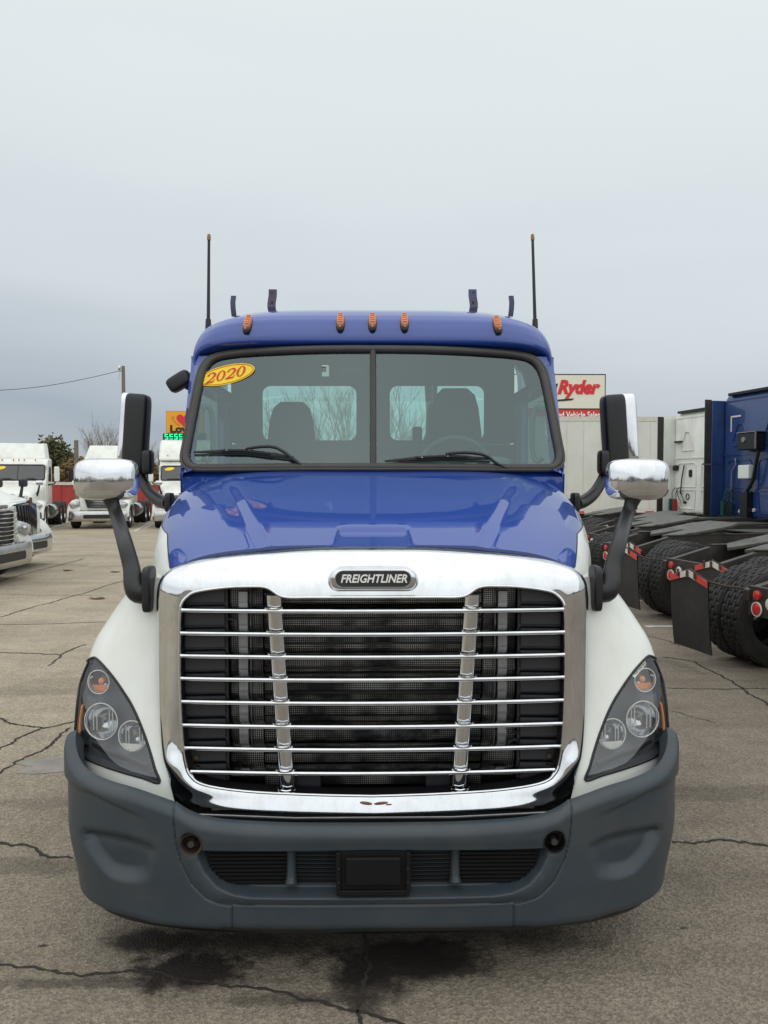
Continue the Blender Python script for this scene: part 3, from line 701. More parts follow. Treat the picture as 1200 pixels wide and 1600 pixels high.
# wipers
def wiper(pts_blade, pts_arm):
    bl = [on_glass(*p)[0] for p in pts_blade]; n = on_glass(*pts_blade[1])[1]
    w = part(MB().tube([p + n * .020 for p in bl], [.006, .012, .014, .012, .007], 8, flat=.7), 'wiper', RUBBER)
    part(MB().tube([p + n * .012 + Vector((0, 0, -.012)) for p in bl], .005, 6), 'wiper_blade', BLACK, w)
    ar = [on_glass(*p)[0] + n * l for p, l in pts_arm]
    part(MB().tube(catmull(ar, 4), .0085, 8), 'wiper_arm', BLACK, w)
    part(MB().tube([on_glass(*p)[0] + n * .034 for p in (pts_blade[1], pts_blade[2], pts_blade[3])], .0075, 6), 'wiper_bridge', BLACK, w)
    m = MB()
    for p in (pts_blade[1], pts_blade[2]): m.lathe([(.006, 0), (.006, .006), (0, .006)], on_glass(p[0] + 8, p[1])[0] + n * .034, n, 8)
    part(m, 'wiper_pin', STEEL, w)
wiper([(305, 709), (350, 708), (385, 708), (425, 713), (460, 717)], [((478, 734), .012), ((462, 722), .03), ((437, 706), .046), ((415, 703.5), .046), ((388, 706), .038)])
wiper([(601, 723), (650, 719), (690, 717), (730, 718), (765, 719)], [((799, 737), .012), ((775, 728), .03), ((755, 717), .045), ((725, 713), .046), ((695, 714), .038)])

# --- cab shell
def roof_row(Y, w, zb, h, n, x_back=0.0):
    return [(w * spow(math.cos(t), 2 / n), Y + x_back * abs(math.cos(t)) ** 3, zb + h * max(0, math.sin(t)) ** (2 / n)) for t in np.linspace(math.pi, 0, 81)]
rr = [roof_row(4.56, 1.03, 2.50, .150, 6, .11), roof_row(4.525, 1.05, 2.50, .162, 6, .11), roof_row(4.510, 1.058, 2.49, .186, 6, .11), roof_row(4.508, 1.067, 2.48, .225, 5.6, .11), roof_row(4.52, 1.078, 2.46, .298, 5.2, .11), roof_row(4.54, 1.086, 2.44, .362, 5.2, .12), roof_row(4.585, 1.092, 2.43, .416, 5.2, .13),
      roof_row(4.65, 1.096, 2.42, .458, 4.6, .13), roof_row(4.74, 1.099, 2.42, .488, 4.6, .12), roof_row(4.86, 1.10, 2.42, .506, 4.6, .1), roof_row(5.0, 1.102, 2.42, .516, 4.6, .05), roof_row(5.3, 1.104, 2.42, .522, 4.6), roof_row(5.7, 1.104, 2.42, .515, 4.6), roof_row(5.80, 1.09, 2.42, .49, 4.6)]
fine = []
for a, b in zip(rr[:-1], rr[1:]):
    for k in range(3): fine.append([tuple(Vector(p).lerp(Vector(q), k / 3)) for p, q in zip(a, b)])
fine.append(rr[-1])
cab = part(MB().grid(fine), 'cab_roof', BLUE, angle=60)
def cab_side(s):
    # A-pillar skin between the windscreen edge and the door
    e = [q for q in HL if q[0] > .80]
    r0 = [ws(*q) + Vector((.004, .004, 0)) for q in e]; r1 = [Vector((1.085 if p.z > 2.45 else 1.09, p.y + .04, p.z)) for p in r0]; r2 = [Vector((1.095, p.y + .11, p.z)) for p in r0]
    r0 = [ws(q[0] * 1.012, q[1]) for q in e]
    part(sided(MB().grid([r0, r1, r2]), s), 'door_pillar', BLUE, cab, angle=60)
    X0, X1 = 1.055, 1.10
    def yz(poly): return poly
    outer = [(4.40, 1.0), (4.9, 1.0), (5.78, 1.0), (5.78, 1.9), (5.78, 2.52), (5.2, 2.52), (4.66, 2.52), (4.42, 1.93)]
    hole = [(4.58, 1.80), (4.95, 1.78), (5.42, 1.80), (5.45, 1.95), (5.45, 2.42), (5.2, 2.46), (4.80, 2.46), (4.56, 1.95)]
    m = MB()
    rg = [[(X0, *q) for q in hole], [(X1, *q) for q in hole], [(X1, *q) for q in outer], [(X0, *q) for q in outer]]
    m.grid(rg, cu=True)
    d = part(sided(m, s), 'door', BLUE if True else WHITE, cab, bevel=.008, smooth=True)
    part(sided(MB().add([(1.07, *q) for q in hole], [tuple(range(8))]), s), 'door_glass', SIDEGLASS, d)
    part(sided(MB().tube([(1.10, 5.30, 1.62), (1.125, 5.32, 1.62), (1.125, 5.44, 1.62), (1.10, 5.46, 1.62)], .011, 8), s), 'door_handle', BLACK, d)
    part(sided(MB().tube(catmull([(1.0, 4.52, 2.28), (.965, 4.53, 2.30), (.945, 4.55, 2.22), (.945, 4.55, 2.05), (.965, 4.53, 1.98), (1.0, 4.52, 2.0)], 5), .016, 8), s), 'grab_handle', DASH, cab)
    part(sided(MB().box((.80, 4.45, .50), (1.06, 5.3, .56)).box((.80, 4.45, .80), (1.06, 5.3, .85)), s), 'step', FRAMEBLK, cab, bevel=.01)
    # cowl corner filling the space between hood, windscreen and door
    part(sided(MB().grid([[(1.0, 4.25, 1.92), (1.075, 4.30, 1.90), (1.088, 4.36, 1.75), (1.088, 4.36, 1.0)], [(1.0, 4.33, 1.95), (1.085, 4.37, 1.94), (1.095, 4.43, 1.8), (1.095, 4.43, 1.0)]]), s), 'cowl_corner', BLUE, cab, angle=60)
both(cab_side)
part(MB().grid([[(x, 4.19 + .13 * (x / 1.065) ** 2 + dy, z) for x in np.linspace(-1.07, 1.07, 31)] for dy, z in ((.03, 1.915), (.0, 1.885), (.0, 1.6))]), 'cowl', BLUE, cab)
def rrect(x0, x1, z0, z1, r, n=5):
    o = []
    for cx, cz, a0 in ((x1 - r, z1 - r, 0), (x0 + r, z1 - r, math.pi / 2), (x0 + r, z0 + r, math.pi), (x1 - r, z0 + r, 1.5 * math.pi)):
        o += [(cx + r * math.cos(a0 + math.pi / 2 * k / n), cz + r * math.sin(a0 + math.pi / 2 * k / n)) for k in range(n + 1)]
    return o
def on_rect(x0, x1, z0, z1, pts):               # push hole points radially out to the rectangle
    cx, cz = (x0 + x1) / 2, (z0 + z1) / 2; o = []
    hw, hh = (x1 - x0) / 2, (z1 - z0) / 2
    for x, z in pts:
        dx, dz = x - (min(p[0] for p in pts) + max(p[0] for p in pts)) / 2, z - (min(p[1] for p in pts) + max(p[1] for p in pts)) / 2
        k = min(hw / abs(dx) if abs(dx) > 1e-6 else 1e9, hh / abs(dz) if abs(dz) > 1e-6 else 1e9); o.append((cx + dx * k, cz + dz * k))
    return o
BK = 5.78
bw = MB()
for (px0, px1), (x0, x1) in (((407, 559), (-1.06, 0)), ((607, 759), (0, 1.06))):
    a = at(px0, 600, BK); b = at(px1, 690, BK); hp = rrect(a.x, b.x, b.z, a.z, .07)
    op = on_rect(x0, x1, b.z - .02, 2.80, hp)
    bw.grid([[(x, BK, z) for x, z in hp], [(x, BK, z) for x, z in op]], cu=True); bw.grid([[(x, BK, z) for x, z in hp], [(x, BK + .05, z) for x, z in hp]], cu=True)
bw.box((-1.06, BK, 1.0), (1.06, BK + .03, at(583, 690, BK).z - .02))
back = part(bw, 'cab_back', TRIM, cab, angle=30)
for (px0, px1) in ((407, 559), (607, 759)):
    a = at(px0, 600, BK); b = at(px1, 690, BK); hp = rrect(a.x, b.x, b.z, a.z, .07)
    part(MB().add([(x, BK + .03, z) for x, z in hp], [tuple(range(len(hp)))]), 'rear_window', GLASS, cab)
    part(MB().tube([(x, BK + .03, z) for x, z in hp], .012, 6, closed=True), 'rear_gasket', RUBBER, cab)
part(MB().box((-1.05, 4.4, 1.1), (1.05, 5.78, 1.16)), 'cab_floor', TRIM, cab)
part(MB().box((-.97, 4.66, 2.74), (.97, 5.77, 2.77)).box((-.92, 4.68, 2.68), (.92, 4.9, 2.74)), 'headliner', TRIM, cab, bevel=.01)
dsh = part(MB().prism([(4.38, 1.90), (4.44, 1.955), (4.62, 1.965), (4.72, 1.93), (4.75, 1.75), (4.7, 1.2), (4.45, 1.2), (4.40, 1.6)], 0, -1.03, 1.03), 'dashboard', DASH, cab, bevel=.02, seg=3)
part(MB().sup((.52, 4.66, 1.965), (.62, .26, .10), .5, .5), 'instrument_hood', DASH, dsh)
part(MB().tube([(.52 + .225 * math.cos(t), 4.92 - .07 * math.sin(t), 1.94 + .20 * math.sin(t)) for t in np.linspace(0, 2 * math.pi, 33)[:-1]], .014, 8, closed=True).tube([(.30, 4.92, 1.94), (.74, 4.92, 1.94)], .018, 6).tube([(.52, 4.92, 1.94), (.52, 4.7, 1.85)], .03, 8), 'steering_wheel', mat('grey wheel rim', (.10, .11, .115), .5), cab)
def seat(px0, px1, pyt):
    Y = 5.32; a = at(px0, pyt, Y); b = at(px1, 700, Y); cx = (a.x + b.x) / 2; w = b.x - a.x; rows = []
    for q, wf, dy in ((0, 1.0, .0), (.3, .98, .0), (.55, .9, .02), (.75, .82, .03), (.88, .74, .035), (.96, .62, .04), (1.0, .40, .045)):
        z = 1.3 + (a.z - 1.3) * q
        hw = w / 2 * wf; rows.append([(cx + hw * spow(math.cos(t), .6), Y + .10 + dy * 2 - .07 * spow(math.sin(t), .6) * (1 if q < .97 else .5), z) for t in np.linspace(0, 2 * math.pi, 25)[:-1]])
    st = part(MB().loft(rows), 'seat', SEAT, cab, angle=60)
    part(MB().sup((cx, Y - .2, 1.45), (w * .98, .55, .2), .4, .4), 'seat_cushion', SEAT, st)
seat(404, 499, 624); seat(664, 766, 602)
part(MB().box((.30, 5.30, 1.3), (.34, 5.36, at(652, 668, 5.3).z)).box((at(645, 680, 5.3).x, 5.27, 1.6), (at(659, 680, 5.3).x, 5.36, at(652, 667, 5.3).z)), 'armrest', SEAT, cab, bevel=.01)
def belt(pa, pb, w):
    a = at(*pa); b = at(*pb); return MB().add([a, a + Vector((w, 0, 0)), b + Vector((w, 0, 0)), b], [(0, 1, 2, 3)])
p, n = on_glass(508, 577, -.02); part(MB().obox(p, (.042, .02, .065)), 'toll_tag', WLENS, cab, bevel=.004)
p2 = p + Vector((-.008, -.011, .01)); part(MB().obox(p2, (.026, .004, .03)), 'tag_face', BLACKINK, cab)
p, n = on_glass(548, 576, -.02); part(MB().obox(p, (.07, .012, .025)).obox(p + Vector((-.052, 0, 0)), (.022, .016, .055)).obox(p + Vector((.052, 0, 0)), (.022, .016, .055)), 'camera_bracket', INKY, cab, bevel=.003)
# hose mast and pogo stick standing behind the cab
part(MB().tube([at(669, 598, 6.05), at(672, 650, 6.05), at(668, 740, 6.05)], .03, 8).tube([at(680, 600, 6.1), at(676, 660, 6.1), at(664, 690, 6.1)], .02, 8), 'hose_mast', FRAMEBLK)

# --- roof things
RT = BVHTree.FromPolygons([p for r in fine for p in r], [(i * 81 + j, i * 81 + j + 1, (i + 1) * 81 + j + 1, (i + 1) * 81 + j) for i in range(len(fine) - 1) for j in range(80)])
def marker(px, py, tilt, Y):
    c, nn, _, _ = RT.ray_cast(CAM, ray(px, py).normalized()); rot = Matrix.Rotation(R(tilt), 3, 'Y') @ Matrix.Rotation(R(-38), 3, 'X')
    base = part(MB().sup(c + Vector((0, .012, 0)), (.055, .05, .142), .8, .8, rot=rot, n=20, m=14), 'marker_lamp', BLACK)
    part(MB().sup(c + rot @ Vector((0, -.012, .008)), (.046, .05, .115), .7, .8, rot=rot, n=20, m=14), 'amber_lens', AMBER, base)
    g = MB()
    for k in range(5): g.obox(c + rot @ Vector((0, -.037, -.025 + k * .017)), (.026, .004, .003), rot)
    part(g, 'lens_ridge', AMBERLAMP, base); part(MB().lathe([(.006, 0), (.006, .005), (0, .006)], c + rot @ Vector((0, -.030, -.062)), (0, -1, 0), 8), 'lamp_screw', STEEL, base)
for px, py, t, Y in ((387, 508, 6, 4.60), (532, 505, 0, 4.575), (582, 505, 0, 4.575), (632, 505, 0, 4.575), (777, 509, -6, 4.60)): marker(px, py, t, Y)
def strap(pts, w, m):
    P = [Vector(p) for p in pts]; a = [p + Vector((-w / 2, 0, 0)) for p in P]; b = [p + Vector((w / 2, 0, 0)) for p in P]
    c = [p + Vector((0, .018, 0)) for p in b]; d = [p + Vector((0, .018, 0)) for p in a]
    return part(MB().loft([list(q) for q in zip(a, b, c, d)]), 'roof_bracket', m, angle=30)
BRKT = mat('scraped blue bracket', (.02, .03, .12), .45, var=.6, vs=12, tint=(.02, .016, .015))
for px, m, s in ((425, RUST, 1), (739.5, BRKT, -1)):
    m = mat('worn dark bracket', (.05, .028, .02), .6, var=.5, vs=14, tint=(.02, .025, .10)) if s > 0 else BRKT
    b = strap([at(px - s * .0 + s * 1.5, 492, 5.0), at(px - s * 1 , 480, 5.0), at(px - s * 1.0, 474, 5.02), at(px + s * 0.8, 462, 5.06), at(px + s * 1, 452, 5.08)], .052, m)
    g = MB()
    for py in (457, 472): g.lathe([(.007, 0), (.006, .006), (0, .007)], at(px, py, 5.02), (0, -1, 0), 8)
    part(g, 'bracket_bolt', BLACK, b)
for px, s in ((364, 1), (799.5, -1)): strap([at(px + s * 1.5, 494, 5.45), at(px, 482, 5.45), at(px - s * .5, 472, 5.47), at(px + s * .7, 462, 5.49)], .034, BRKT)
def antenna(x0, x1, top):
    a = at(x0, 506, 5.05); b = at(x1, top, 5.05)
    t = part(MB().tube([a.lerp(b, q) for q in (0, .3, .7, .93, .94)], [.012, .0105, .0095, .009, .009], 8), 'antenna', BLACK)
    part(MB().tube([a.lerp(b, .935), a.lerp(b, .97), b], [.0125, .0125, .009], 8), 'antenna_tip', mat('tarnished yellow tip', (.28, .17, .04), .5), t)
    part(MB().tube([a + Vector((0, 0, -.06)), a + Vector((0, 0, .03))], [.022, .017], 10), 'antenna_base', BLACK, t)
antenna(325.5, 326.5, 366); antenna(836, 832, 366)
lk = part(MB().sup(at(281, 596, 4.72), (.155, .10, .092), .45, .45, rot=Matrix.Rotation(R(-32), 3, 'Y')), 'look_down_mirror', BLACK)
part(MB().tube([at(286, 600, 4.74), at(296, 606, 4.78)], .02, 8), 'mirror_stalk', BLACK, lk)

# --- mirrors
def hood_mirror(s):
    c = T(418, 745, 3.56)
    h = MB()
    rings = []
    for y, f, dz in ((-.058, .0, 0), (-.057, .30, .0), (-.052, .62, .0), (-.040, .84, 0), (-.018, .96, 0), (.012, 1.0, 0), (.03, .985, 0)):
        f = max(f, .001); rings.append([(c.x + .147 * f * spow(math.cos(t), .48), c.y + y, c.z + dz + .097 * f * spow(math.sin(t), .48) - .012) for t in np.linspace(0, 2 * math.pi, 49)[:-1]])
    head = part(sided(h.loft(rings), s), 'hood_mirror', CHROME, angle=80)
    part(sided(MB().loft([[(c.x + .145 * f * spow(math.cos(t), .48), c.y + y, c.z - .012 + .095 * f * spow(math.sin(t), .48)) for t in np.linspace(0, 2 * math.pi, 33)[:-1]] for y, f in ((.028, 1), (.045, .97), (.055, .9))]), s), 'mirror_back', BLACK, head)
    yb = on_fender(234, 920)[0].y - .02
    a = [T(411, 776, 3.57), T(400, 808, 3.53), T(388, 848, yb + .10), T(378, 885, yb + .03), T(374, 912, yb - .01), T(366, 926, yb - .02), T(350, 924, yb - .01)]
    part(sided(MB().tube(catmull(a, 5), [float(q) for q in np.interp(np.linspace(0, 1, 31), [0, .1, .5, .75, .9, 1], [.042, .031, .036, .046, .046, .043])], 12, flat=.8), s), 'mirror_arm', BLACK, head, angle=70)
    b = T(350, 920, yb)
    part(sided(MB().sup(b, (.036, .12, .185), .35, .4), s), 'mirror_base', BLACK, head)
both(hood_mirror)
def door_mirror(s):
    Y = 4.75; a = T(387, 616, Y); b = T(352, 738, Y); cx, cz = (a.x + b.x) / 2, (a.z + b.z) / 2; w, h = a.x - b.x, a.z - b.z
    rot = Matrix.Rotation(R(-4), 3, 'Y')
    if s > 0: cx += .042                        # the driver's mirror is folded out further
    ks = 1.0 if s < 0 else 1.75
    m = part(sided(MB().sup((cx, Y, cz), (w * 1.04, .15, h * 1.0), .22, .35, rot=rot), s), 'door_mirror', BLACK)
    part(sided(MB().sup((cx + w * (.50 + .17 * (ks - 1)), Y + .03, cz + .015), (w * .50 * ks, .19, h * .97), .25, .5, rot=rot), s), 'mirror_shell', CHROME, m)
    part(sided(MB().sup((cx + w * (.72 + .36 * (ks - 1)), Y + .09, cz - .01), (.03, .12, h * .84), .3, .4, rot=rot), s), 'mirror_edge', BLACK, m)
    part(sided(MB().box((cx - w * .4, Y + .076, cz - h * .42), (cx + w * .5, Y + .08, cz + h * .42)), s), 'mirror_glass', MIRROR, m)
    c = [T(366, 735, Y), T(360, 752, 4.72), T(347, 772, 4.65), T(330, 784, 4.55), T(318, 786, 4.45)]
    part(sided(MB().tube(catmull(c, 6), [float(q) for q in np.interp(np.linspace(0, 1, 25), [0, .3, 1], [.030, .034, .042])], 12), s), 'mirror_arm', BLACK, m)
    part(sided(MB().sup(T(352, 722, Y - .03) + Vector((.042 if s > 0 else 0, 0, 0)), (.06, .10, .15), .4, .4), s), 'mirror_joint', BLACK, m)
    part(sided(MB().sup(T(318, 785, 4.36), (.04, .10, .11), .4, .4), s), 'mirror_base', BLACK, m)
both(door_mirror)
# ------------------------------------------------------------------ ground
def pavement_mat():
    m, t, b = nodes('worn pavement'); L = t.links.new
    g = t.nodes.new('ShaderNodeNewGeometry'); P = g.outputs['Position']
    def noise(scale, det=4, rough=.55, stretch=None):
        n = N(t, 'ShaderNodeTexNoise', Scale=scale, Detail=float(det), Roughness=rough)
        if stretch:
            q = t.nodes.new('ShaderNodeMapping'); q.inputs['Scale'].default_value = stretch; L(P, q.inputs[0]); L(q.outputs[0], n.inputs['Vector'])
        else: L(P, n.inputs['Vector'])
        return n.outputs[0]
    def ramp(o, p0, c0, p1, c1):
        r = t.nodes.new('ShaderNodeValToRGB'); e = r.color_ramp.elements; e[0].position = p0; e[1].position = p1; e[0].color = (*c0, 1); e[1].color = (*c1, 1); L(o, r.inputs[0]); return r.outputs[0]
    def mixc(f, a, bb, mode='MIX'):
        n = t.nodes.new('ShaderNodeMixRGB'); n.blend_type = mode
        for i, v in ((0, f), (1, a), (2, bb)):
            if hasattr(v, 'node'): L(v, n.inputs[i])
            else: n.inputs[i].default_value = v if i == 0 else (*v, 1)
        return n.outputs[0]
    def math_(op, a, bb=None, cc=None):
        n = N(t, 'ShaderNodeMath', operation=op)
        for i, v in enumerate((a, bb, cc)):
            if v is None: continue
            if hasattr(v, 'node'): L(v, n.inputs[i])
            else: n.inputs[i].default_value = v
        return n.outputs[0]
    sp = t.nodes.new('ShaderNodeSeparateXYZ'); L(P, sp.inputs[0]); X, Y = sp.outputs[0], sp.outputs[1]
    # two pours: pale concrete on the far left, darker asphalt near and on the right, with an uneven join
    w = math_('MULTIPLY_ADD', noise(.35, 5), 5.0, -2.5)
    side = math_('ADD', math_('MULTIPLY_ADD', Y, .55, math_('MULTIPLY', X, -.9)), w)
    mr = N(t, 'ShaderNodeMapRange'); mr.inputs['From Min'].default_value = 1.0; mr.inputs['From Max'].default_value = 6.5; mr.interpolation_type = 'SMOOTHSTEP'; L(side, mr.inputs[0])
    base = mixc(mr.outputs[0], (.262, .226, .182), (.44, .385, .295))
    base = mixc(ramp(noise(.9, 6, .65), .35, (0, 0, 0), .75, (1, 1, 1)), base, mixc(1, base, (.70, .69, .69), 'MULTIPLY'))
    base = mixc(ramp(noise(1.0, 5, .6, (.16, 2.2, 1)), .45, (0, 0, 0), .75, (.8, .8, .8)), base, mixc(1, base, (.72, .71, .71), 'MULTIPLY'))
    base = mixc(ramp(noise(5, 4), .4, (0, 0, 0), .8, (.7, .7, .7)), base, mixc(1, base, (.80, .79, .78), 'MULTIPLY'))
    # aggregate
    vo = N(t, 'ShaderNodeTexVoronoi', Scale=95.0); L(P, vo.inputs['Vector'])
    sv = t.nodes.new('ShaderNodeSeparateColor'); L(vo.outputs['Color'], sv.inputs[0])
    base = mixc(1, base, ramp(sv.outputs[0], .1, (.74, .73, .72), .95, (1.28, 1.26, 1.20)), 'MULTIPLY')
    base = mixc(ramp(noise(160, 2), .5, (0, 0, 0), .75, (.6, .6, .6)), base, (.035, .032, .03))
    # oil stains under the front of the truck
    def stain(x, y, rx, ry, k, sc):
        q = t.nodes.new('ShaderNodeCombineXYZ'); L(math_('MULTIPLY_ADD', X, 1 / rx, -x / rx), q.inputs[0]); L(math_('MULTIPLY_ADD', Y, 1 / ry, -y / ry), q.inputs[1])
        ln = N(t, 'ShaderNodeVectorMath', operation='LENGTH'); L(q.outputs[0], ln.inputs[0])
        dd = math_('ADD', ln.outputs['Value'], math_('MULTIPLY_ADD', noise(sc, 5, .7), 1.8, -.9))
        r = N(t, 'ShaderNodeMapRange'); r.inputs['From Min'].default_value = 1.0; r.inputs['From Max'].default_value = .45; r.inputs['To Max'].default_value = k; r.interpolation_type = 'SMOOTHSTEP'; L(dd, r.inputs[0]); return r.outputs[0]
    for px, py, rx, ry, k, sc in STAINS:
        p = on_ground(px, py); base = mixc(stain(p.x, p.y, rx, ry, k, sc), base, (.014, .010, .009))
    L(base, b.inputs['Base Color'])
    rr_ = N(t, 'ShaderNodeMapRange'); rr_.inputs['To Min'].default_value = .75; rr_.inputs['To Max'].default_value = .95; L(noise(3), rr_.inputs[0]); L(rr_.outputs[0], b.inputs['Roughness'])
    b.inputs['Specular IOR Level'].default_value = .3
    bp = N(t, 'ShaderNodeBump', Strength=.6, Distance=.006); L(math_('ADD', vo.outputs['Distance'], math_('MULTIPLY', noise(40, 4), 1.5)), bp.inputs['Height']); L(bp.outputs[0], b.inputs['Normal'])
    return m
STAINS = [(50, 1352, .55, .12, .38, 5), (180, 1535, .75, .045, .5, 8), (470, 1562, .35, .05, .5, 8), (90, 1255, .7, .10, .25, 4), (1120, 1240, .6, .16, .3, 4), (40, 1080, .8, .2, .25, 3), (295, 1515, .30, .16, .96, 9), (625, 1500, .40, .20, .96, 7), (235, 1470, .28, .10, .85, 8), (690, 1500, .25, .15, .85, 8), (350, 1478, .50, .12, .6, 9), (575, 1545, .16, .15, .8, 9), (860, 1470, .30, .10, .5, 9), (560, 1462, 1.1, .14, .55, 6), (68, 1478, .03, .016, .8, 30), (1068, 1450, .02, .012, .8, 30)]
PAVE = pavement_mat()
ground = MB().grid([[(x, y, 0) for x in np.linspace(-300, 300, 31)] for y in np.linspace(-200, 400, 31)]).build('pavement', PAVE, smooth=False)
tag(ground, 'cracked tan and grey truck lot pavement', kind='structure')
TAR = mat('dark crack filler', (.018, .016, .015), .8, var=.5, vs=20)
CRK = mat('open crack dirt', (.032, .028, .024), .95, var=.5, vs=30)
PAINT = mat('worn parking paint', (.62, .60, .55), .7, var=.3, vs=8, tint=(.33, .31, .28))
def crack(pts, w, jag=.02, m=CRK, z=.003):
    P = [on_ground(*p) for p in pts]; L_, R_ = [], []; rnd = random.Random(int(pts[0][0] * 7 + pts[0][1])); fine = []
    for a, b in zip(P[:-1], P[1:]):
        k = max(2, int((b - a).length / .018))
        for i in range(k): fine.append(a.lerp(b, i / k))
    fine.append(P[-1]); o = 0
    for i, p in enumerate(fine):
        t = (fine[min(i + 1, len(fine) - 1)] - fine[max(i - 1, 0)]).normalized(); n = Vector((-t.y, t.x, 0)); o = o * .9 + rnd.uniform(-1, 1) * jag * .3
        ww = w * .9 * rnd.uniform(.25, 1.2) / 2 * min(1, .25 + i / 3, .25 + (len(fine) - 1 - i) / 3)
        L_.append((*(p + n * (o + ww)).xy, z)); R_.append((*(p + n * (o - w * .9 * rnd.uniform(.25, 1.2) / 2)).xy, z))
    return MB().grid([L_, R_]).build('crack', m, ground, smooth=False)
for pts, w in (([(-40, 1500), (0, 1505), (60, 1513), (120, 1524), (235, 1520), (330, 1540), (420, 1551), (500, 1566), (540, 1578), (580, 1588), (640, 1606)], .020), ([(575, 1455), (577, 1480), (588, 1515), (580, 1545), (568, 1572), (575, 1600), (578, 1640)], .022),
               ([(-10, 1317), (40, 1320), (75, 1334), (112, 1342)], .026), ([(-10, 1119), (14, 1131), (69, 1137), (118, 1126)], .03), ([(-10, 1176), (28, 1154), (69, 1137)], .03), ([(-10, 1214), (32, 1188), (69, 1170), (112, 1136)], .03),
               ([(-10, 1019), (60, 1022), (95, 1023), (135, 1007)], .035), ([(95, 1023), (86, 1031), (80, 1040)], .03), ([(-10, 967), (74, 943), (130, 927), (200, 905)], .04), ([(-10, 976), (80, 975), (165, 972)], .025), ([(-10, 928), (60, 930), (160, 931)], .02),
               ([(-10, 910), (74, 888), (132, 873)], .05), ([(60, 870), (140, 868), (240, 872)], .035), ([(30, 880), (140, 884)], .03), ([(88, 842), (150, 838), (240, 835)], .03), ([(1035, 1027), (1085, 1034), (1120, 1052), (1160, 1078), (1215, 1110)], .035), ([(1040, 1075), (1120, 1077), (1210, 1076)], .02),
               ([(1050, 1316), (1120, 1315), (1210, 1324)], .028), ([(1000, 990), (1045, 1002), (1062, 1010)], .02), ([(1045, 1110), (1120, 1130)], .012)):
    crack(pts, w, .035 if w > .02 else .02)
pt = on_ground(95, 1196); pm = MB(); q = []
for i in range(20):
    a = 2 * math.pi * i / 20; r = 1 + .25 * math.sin(3 * a + 1) + .15 * math.sin(5 * a); q.append((pt.x + .30 * r * math.cos(a), pt.y + .13 * r * math.sin(a), .0025))
pm.add(q, [tuple(range(20))]).build('tar_patch', mat('grey sealed patch', (.27, .25, .215), .6, var=.3, vs=6), ground, smooth=False)
def line(a, b, w=.1):
    a, b = on_ground(*a), on_ground(*b); t = (b - a).normalized(); n = Vector((-t.y, t.x, 0)) * w / 2; k = 24
    MB().grid([[(*(a.lerp(b, i / k) + n).xy, .004) for i in range(k + 1)], [(*(a.lerp(b, i / k) - n).xy, .004) for i in range(k + 1)]]).build('parking_line', PAINT, ground, smooth=False)
for a, b in (((72, 829), (106, 815)), ((210, 830), (236, 816)), ((960, 942), (1062, 933)), ((1008, 979), (1066, 979)), ((20, 829), (55, 812)), ((225, 826), (245, 815))): line(a, b, .12)
LEAF = mat('dry brown leaf', (.16, .075, .03), .8, var=.4, vs=30)
for k, (px, py) in enumerate(((106, 892), (181, 894), (152, 936))):
    p = on_ground(px, py); rnd = random.Random(k); m = MB(); n = 9
    m.add([(0, 0, .01)] + [(.10 * (1 + .4 * rnd.random()) * math.cos(2 * math.pi * i / n), .06 * (1 + .4 * rnd.random()) * math.sin(2 * math.pi * i / n), .006 + .03 * rnd.random()) for i in range(n)], [(0, i + 1, (i + 1) % n + 1) for i in range(n)])
    tag(m.build('fallen_leaf', LEAF, loc=(p.x, p.y, .0)), ('dry brown leaf on the pavement, directly left of the hood mirror arm', 'dry brown leaf on the pavement just beside the hood mirror arm', 'dry brown leaf nearest the camera on the left pavement')[k], 'leaf', 'fallen leaves on the lot')
